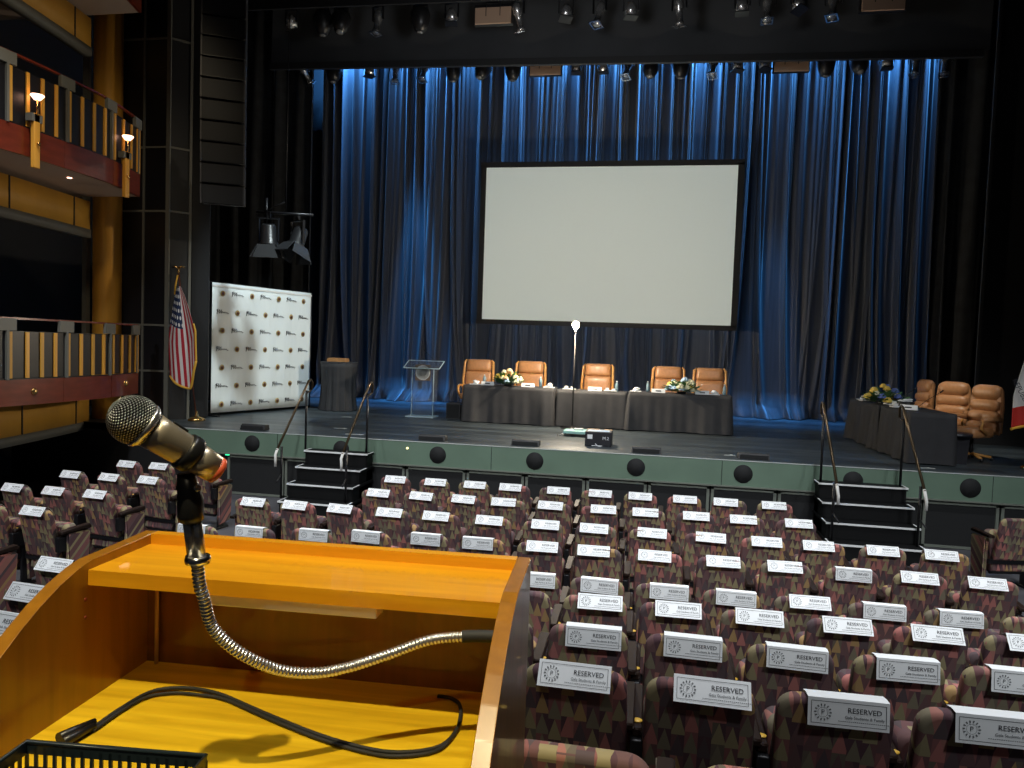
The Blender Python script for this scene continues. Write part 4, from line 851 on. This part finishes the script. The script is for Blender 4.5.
def card_proto(kind):
    t = thing('reserved_card', 'x', 'card', (0, 0, 0), 0, 'reserved cards on the seat backs'); t.empty_display_size = .05
    W = .28
    if kind == 'A': path = [(.062, .775), (.040, .852), (.0, .860), (-.036, .860), (-.046, .758)]; o0, d0 = Vector((0, -.036, .860)), Vector((0, -.010, -.102))
    else: path = [(.075, .81), (.035, .855), (-.006, .872), (-.067, .793)]; o0, d0 = Vector((0, -.006, .872)), Vector((0, -.061, -.079))
    m = MB('card_paper'); m.grid([[(-W/2, y, z), (W/2, y, z)] for y, z in path], smooth=False); o = m.build('card_sheet', t, fix=False); sl = o.modifiers.new('t', 'SOLIDIFY'); sl.thickness = .0012; sl.offset = 1
    Lf = d0.length; dn = d0.normalized(); nrm = Vector((1, 0, 0)).cross(-dn).normalized()
    if nrm.y > 0 and nrm.z < .3: nrm = -nrm
    if nrm.y > 0: nrm = -nrm
    def P(x, s_): return o0 + Vector((x, 0, 0)) + dn*s_ + nrm*.0022
    m = MB('ink')
    def bar(x0, s0, x1, s1, th): 
        if abs(x1-x0) > abs(s1-s0): m.face([P(x0, s0-th/2), P(x1, s0-th/2), P(x1, s1+th/2), P(x0, s1+th/2)])
        else: m.face([P(x0-th/2, s0), P(x0+th/2, s0), P(x1+th/2, s1), P(x1-th/2, s1)])
    a = .012
    for q in ((-W/2+a, a, W/2-a, a), (-W/2+a, Lf-a, W/2-a, Lf-a), (-W/2+a, a, -W/2+a, Lf-a), (W/2-a, a, W/2-a, Lf-a)): bar(*q, .0016)
    TM = plane_M(P(.055, .038), (1, 0, 0), -dn); m.text('RESERVED', .026, TM)
    TM = plane_M(P(.055, .062), (1, 0, 0), -dn); m.use('grey_ink'); m.text('Gala Students & Family', .0145, TM)
    m.use('grey_ink')
    for k in range(26): bar(-.035+k*.007, .077, -.035+k*.007+.005, .077, .0022)
    cx, cs = -.088, Lf/2
    for k in range(14):
        b = 2*pi*k/14
        for r0, r1, wd in ((.022, .030, .085), ):
            m.face([P(cx+r0*cos(b-wd), cs+r0*sin(b-wd)), P(cx+r1*cos(b-wd), cs+r1*sin(b-wd)), P(cx+r1*cos(b+wd), cs+r1*sin(b+wd)), P(cx+r0*cos(b+wd), cs+r0*sin(b+wd))])
    for k in range(20):
        b = 2*pi*k/20; c_ = 2*pi*(k+.7)/20; m.face([P(cx+.0165*cos(b), cs+.0165*sin(b)), P(cx+.018*cos(b), cs+.018*sin(b)), P(cx+.018*cos(c_), cs+.018*sin(c_)), P(cx+.0165*cos(c_), cs+.0165*sin(c_))])
    m.text('P', .024, plane_M(P(cx, cs), (1, 0, 0), -dn)); m.build('card_printing', t, fix=False)
    return t
cardA, cardB = card_proto('A'), card_proto('B')
def words(n_): return ['leftmost', 'second', 'third', 'fourth', 'fifth', 'sixth', 'seventh', 'eighth', 'ninth', 'tenth', 'eleventh', 'twelfth', 'thirteenth', 'fourteenth'][n_]
used = [False]*3
def place_seat(x, y, zf, rz, where, card, cdx=0, crz=0, end=None):
    s_ = proto if not used[0] else copy_tree(proto)
    used[0] = True
    s_.location = (x, y, zf); s_.rotation_euler = (0, 0, rz); s_['label'] = 'patterned theatre seat, ' + where; s_['group'] = 'patterned theatre seats'
    if end:    # upholstered aisle end panel with its own armrest
        e = MB('seat_fabric'); sx = end*.27
        e.prism([(.08, .06), (.30, .10), (.33, .58), (.06, .60)], .05, Matrix.Translation((sx+.025, .06, 0)) @ Matrix.Rotation(R(90), 4, 'Z'), .012); o = e.build('end_panel', s_)
        e = MB('arm_wood'); e.prism([(.0, .0), (.0, .03), (.34, .05), (.35, .01)], .06, Matrix.Translation((sx+.03, .04, .605)) @ Matrix.Rotation(R(90), 4, 'Z'), .006); e.build('end_armrest', s_)
    if card:
        src = cardA if card == 'A' else cardB; k = 1 if card == 'A' else 2
        c = src if not used[k] else copy_tree(src)
        used[k] = True
        c.location = (x + cdx*cos(rz), y + cdx*sin(rz), zf+.002); c.rotation_euler = (0, 0, rz+crz); c['label'] = 'white reserved card on seat, ' + where; c['group'] = 'reserved cards on the seat backs'
rr = random.Random(5)
P = .52
# rows of the middle block: (name, y, floor z, first x, count, card kinds)
ROWS = [('front row of middle block', 9.15, 0, -3.20, 10, 'B'*10, .526),
        ('second row of middle block', 8.25, 0, -3.10, 10, 'B'*10, .523),
        ('third row of middle block', 7.33, 0, -4.19, 14, 'B'*14, .533),
        ('fourth row of middle block', 6.47, .01, -4.04, 14, 'AAAAAABBBBBABB', .5235)]
for nm, y, zf, x0, cnt, kinds, pit in ROWS:
    for i in range(cnt):
        x = x0 + i*pit; yy = bend(x, y) if 'fourth' in nm else y; rz = R(-3) if (x < -1.9) else 0
        w_ = ('leftmost in ' if i == 0 else 'rightmost in ' if i == cnt-1 else words(i) + ' from left in ') + nm
        place_seat(x, yy, zf, rz, w_, kinds[i], rr.uniform(-.045, .045), R(rr.uniform(-3, 3)), 1 if (i == cnt-1) else (-1 if i == 0 else None))
REAR = [('fifth row', 5.53, .025, [-.81, -.32, .17, .66, 1.16, 1.66, 2.16, 2.66], 'AAAABAAA'), ('sixth row', 4.66, .18, [-.77, -.28, .205, .70, 1.20, 1.69, 2.18], 'ABBBBBB'),
        ('seventh row', 3.72, .34, [-.74, -.25, .24, .73, 1.22, 1.70], 'AAAAAA'), ('eighth row', 2.83, .51, [-.235, .24, .72, 1.20], 'BBAA'), ('ninth row', 1.94, .68, [-.15, .37], '  ')]
NO = {('fifth row', 7), ('sixth row', 0), ('seventh row', 0)}
for nm, y, zf, xs, kinds in REAR:
    hid = xs[0] < -.5
    for i, x in enumerate(xs):
        k = i if hid else i+1
        w_ = ('partly hidden by the lectern in ' if k == 0 else ['', 'first', 'second', 'third', 'fourth', 'fifth', 'sixth', 'seventh'][k] + ' right of lectern in ') + nm + ' of middle block'
        kd = kinds[i].strip() or None
        if (nm, i) in NO: kd = None
        place_seat(x, y, zf, 0, w_, kd, {('eighth row', 1): .05, ('eighth row', 3): .05, ('eighth row', 0): 0}.get((nm, i), .028) + rr.uniform(-.012, .012), R(rr.uniform(-2.5, 2.5)))
for x, y, zf, nm in ((-3.93, 4.36, .18, 'sixth row, left of the lectern'), (-3.27, 3.46, .34, 'seventh row, left of the lectern'), (-2.67, 2.70, .51, 'eighth row, left of the lectern')):
    place_seat(x, y, zf, R(-5), nm, 'B', 0, 0)
# left block
LB = [('front row of left block', 8.92, [(-6.94), (-6.45), (-5.93)], 'BB '), ('second row of left block', 8.02, [-7.02, -6.49, -5.93], 'BBB'), ('third row of left block', 7.12, [-6.97, -6.45, -5.93], 'BBB'), ('fourth row of left block', 6.26, [-6.44, -5.91], 'BB'), ('fifth row of left block', 5.38, [-5.92], ' ')]
for nm, y, xs, kinds in LB:
    for i, x in enumerate(xs):
        j = len(xs)-1-i; w_ = ('aisle seat in ' if j == 0 else ['', 'second', 'third'][j] + ' from aisle in ') + nm
        place_seat(x, y, 0, R(-7), w_, kinds[i].strip() or None, rr.uniform(-.02, .02), R(rr.uniform(-2, 2)), 1 if j == 0 else None)
place_seat(4.20, 9.25, 0, R(12), 'aisle seat of right block beyond the right stairs', None, end=-1)

# ---------------------------------------------------------------- lectern
LY = R(3.0)
t = thing('lectern', 'golden varnished wooden lectern with open shelf in the foreground', 'lectern', (-.4665, 1.02, 1.0), LY)
LW = .616; HB = 1.29      # outer width, rim height above the platform
def side(sx, nm):
    prof = [(.035, 0), (.035, HB), (-.115, HB-.004)]
    prof += [(yy_, HB + zz_) for yy_, zz_ in ((-.14, -.009), (-.175, -.021), (-.21, -.038), (-.24, -.056), (-.27, -.077), (-.30, -.101), (-.33, -.128), (-.36, -.158), (-.39, -.192), (-.425, -.236), (-.46, -.285))]
    prof += [(-.46, .9), (-.46, 0)]
    m = MB('lectern_shaded_wood'); m.prism(prof, .02, Matrix.Translation((sx+.01, 0, 0)) @ Matrix.Rotation(R(90), 4, 'Z'), .0015); return m.build(nm, t)
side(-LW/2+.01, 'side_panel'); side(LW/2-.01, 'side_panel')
MB('lectern_deep_shade_wood').box((0, .02, .63), (LW-.04, .018, 1.26)).build('front_panel', t)
m = MB('lectern_top_wood'); m.box((0, .026, HB-.019), (LW-.04, .018, .038)); m.build('top_rim', t)
m = MB('lectern_top_wood'); m.box((0, -.052, HB-.0265), (LW-.04, .142, .021)); m.build('top_shelf', t)
m = MB('lectern_desk_wood'); m.box((0, -.20, 1.08), (LW-.04, .44, .02)); m.build('writing_surface', t)
MB('led_strip').box((-.005, -.098, HB-.046), (.25, .03, .018), bev=.002).build('shelf_light', t)
MB('piping').tube([(-.268, .004, 1.09), (-.268, .004, HB-.04)], .003, 6).build('cable_trim', t)
m = MB('lectern_deep_shade_wood'); m.mats[0] = 'mahogany'
for z in (1.235, 1.21): m.lathe([(0, 0), (.003, 0), (.003, .001), (0, .001)], 8, Matrix.Translation((-.2865, -.13, z)) @ Matrix.Rotation(R(90), 4, 'Y'))
m.build('screw_cap', t); nest(t, 'side_panel', 'screw_cap')

# gooseneck and microphone
def smooth_path(pts, n_=8):
    pts = [Vector(p) for p in pts]; out = []
    for i in range(len(pts)-1):
        p = [pts[max(0, min(len(pts)-1, i+d))] for d in (-1, 0, 1, 2)]
        for k in range(n_):
            f = k/n_; out.append(.5*((2*p[1]) + (p[2]-p[0])*f + (2*p[0]-5*p[1]+4*p[2]-p[3])*f*f + (3*p[1]-p[0]-3*p[2]+p[3])*f**3))
    return out + [pts[-1]]
G = [(-.170, .893, 2.238), (-0.211, 0.885, 2.237), (-0.255, 0.87, 2.233), (-0.303, 0.85, 2.217), (-0.345, 0.825, 2.207), (-0.375, 0.8, 2.208), (-0.405, 0.775, 2.219), (-0.432, 0.75, 2.242), (-0.452, 0.735, 2.265), (-0.462, 0.725, 2.287), (-0.463, 0.715, 2.316), (-0.465, 0.71, 2.333), (-0.465, 0.705, 2.358)]
t = thing('gooseneck_microphone_stand', 'shiny steel gooseneck curving from the lectern side up to the microphone', 'microphone stand', (-.188, .89, 2.238))
off = Vector((-.188, .89, 2.238))
gp = smooth_path(G, 40); L_ = 0; rad = []
for i, p in enumerate(gp):
    if i: L_ += (p-gp[i-1]).length
    rad.append(.0052 + .0017*abs(sin(L_*pi/.0046)))
m = MB('steel'); m.tube([p-off for p in gp], rad, 12); m.build('flexible_neck', t)
m = MB('rubber'); m.tube([p-off for p in gp[:46]], .0076, 12); m.build('mounting_sleeve', t)
m = MB('steel'); tp = [Vector(q)-off for q in ((-0.465, 0.705, 2.358), (-0.466, 0.70, 2.386), (-0.466, 0.695, 2.410))]
m.tube([q+Vector((-.0045, 0, 0)) for q in tp], .0055, 10); m.tube([q+Vector((.0058, 0, 0)) for q in tp], .0050, 10); m.build('double_rod', t)
m = MB('chrome'); m.lathe([(.0125, -.004), (.0135, 0), (.0125, .004)], 16, Matrix.Translation(Vector((-.4647, .705, 2.363))-off)); m.build('clamp_ring', t)
m = MB('black_plastic'); c0 = Vector((-.4655, .694, 2.408))-off
m.tube([c0, c0+Vector((0, -.001, .006)), c0+Vector((0, -.002, .02)), c0+Vector((-.002, -.003, .034)), c0+Vector((-.004, -.004, .050))], [.0125, .0135, .0132, .011, .009], 14)
m.tube([c0+Vector((-.013, -.003, .034)), c0+Vector((.010, -.003, .034))], .0045, 10); m.build('swivel_clip', t)
m = MB('steel'); m.tube([c0+Vector((.008, -.005, .034)), c0+Vector((.012, -.007, .036))], .0035, 10); m.build('pivot_screw', t); nest(t, 'swivel_clip', 'pivot_screw')
# microphone
mh = Vector((-.4965, .645, 2.516)); me_ = Vector((-.4395, .708, 2.4565)); ax = (me_-mh).normalized()
q = ax.to_track_quat('Z', 'Y').to_matrix().to_4x4(); q.translation = mh
t = thing('microphone', 'black and silver handheld microphone clipped on the gooseneck over the lectern', 'microphone', mh)
t.rotation_euler = q.to_euler()
MB('mic_grille').lathe([(0, -.0245)] + [(.0245*sin(a), -.0245*cos(a)) for a in [pi*k/14 for k in range(1, 10)]] + [(.0195, .017), (0, .017)], 48).build('grille', t)
MB('steel').lathe([(.0175, .007), (.0232, .0085), (.0236, .0105), (.0222, .0135), (.0178, .0175)], 40).build('collar', t)
m = MB('brass'); m.mats[0] = 'mic_body_metal'; mat('mic_body_metal', (.58, .50, .38), .34, .75)
m.lathe([(0, .016), (.0185, .016), (.0175, .03), (.0165, .06), (.0155, .062), (0, .062)], 40); m.build('handle', t)
m = MB('black_plastic'); m.lathe([(.0, .056), (.0185, .056), (.0195, .060), (.0195, .067), (.018, .070), (0, .07)], 40); m.build('clip_ring', t)
m = MB('steel'); m.mats[0] = 'mic_body_metal'; m.lathe([(0, .066), (.0160, .066), (.0145, .094), (0, .094)], 40); m.build('lower_handle', t)
MB('red_ring').lathe([(0, .093), (.0146, .093), (.014, .099), (.011, .101), (0, .101)], 32).build('end_ring', t)
m = MB('black_plastic'); m.box((0, .0175, .040), (.007, .003, .018), bev=.001); m.build('switch', t); nest(t, 'handle', 'switch')

# cable lying in the lectern
zc = 2.0935
CB = [(-.290, 1.020), (-.268, 1.018), (-0.250, 0.996), (-0.240, 0.94), (-0.250, 0.892), (-0.293, 0.867), (-0.342, 0.866), (-0.412, 0.882), (-0.501, 0.914), (-0.58, 0.945), (-0.624, 0.954), (-0.659, 0.95), (-0.686, 0.93), (-0.693, 0.882), (-0.692, 0.828)]
CB = [(x + .010, y - .012) for x, y in CB]
t = thing('microphone_cable', 'black cable looping across the lectern writing surface', 'cable', (-.25, .9, 2.0905)); off = Vector((-.25, .9, 2.0905))
m = MB('rubber'); m.tube([p-off for p in smooth_path([(x, y, zc+.001) for x, y in CB], 8)], .0027, 8); m.build('cord', t)
CB2 = [(x + (.004 if i > 5 else 0), y - .007 - (.006 if 9 < i < 13 else 0)) for i, (x, y) in enumerate(CB)][3:]
m = MB('rubber'); m.tube([p-off for p in smooth_path([(x, y, zc) for x, y in CB2], 8)], .0024, 8); m.build('cord', t)
m = MB('black_plastic'); m.tube([Vector(p)-off for p in ((-.688, .825, 2.097), (-.693, .80, 2.098), (-.697, .775, 2.100))], [.004, .0055, .006], 10)
m.tube([Vector(p)-off for p in ((-.680, .815, 2.097), (-.683, .79, 2.098), (-.686, .768, 2.099))], [.004, .0055, .006], 10); m.build('connector', t)
# slotted basket
t = thing('slotted_basket', 'black slotted plastic basket at the lower left inside the lectern', 'basket', (-.570, .672, 2.0905), R(6))
m = MB('basket_black'); W, D, H = .212, .10, .041
def slotwall(p0, p1, n_):
    p0 = Vector(p0); p1 = Vector(p1); d = (p1-p0); L_ = d.length; an = atan2(d.y, d.x)
    m.box(((p0+p1)/2).to_tuple()[:2] + (H-.006,), (L_, .0025, .015), an); m.box(((p0+p1)/2).to_tuple()[:2] + (.006,), (L_, .0025, .012), an)
    for k in range(n_+1):
        c = p0 + d*k/n_; m.box((c.x, c.y, H/2), (L_/n_*.34, .0025, H-.012), an)
slotwall((-W/2, D/2), (W/2, D/2), 19); slotwall((-W/2, -D/2), (W/2, -D/2), 19); slotwall((-W/2, -D/2), (-W/2, D/2), 9); slotwall((W/2, -D/2), (W/2, D/2), 9)
m.build('slotted_wall', t); MB('basket_black').box((0, 0, .003), (W, D, .003)).build('basket_floor', t)
m = MB('basket_black')
m.tube([(-W/2, -D/2, H), (-W/2, D/2, H), (W/2, D/2, H), (W/2, -D/2, H), (-W/2, -D/2, H)], .0028, 8); m.build('rim', t)
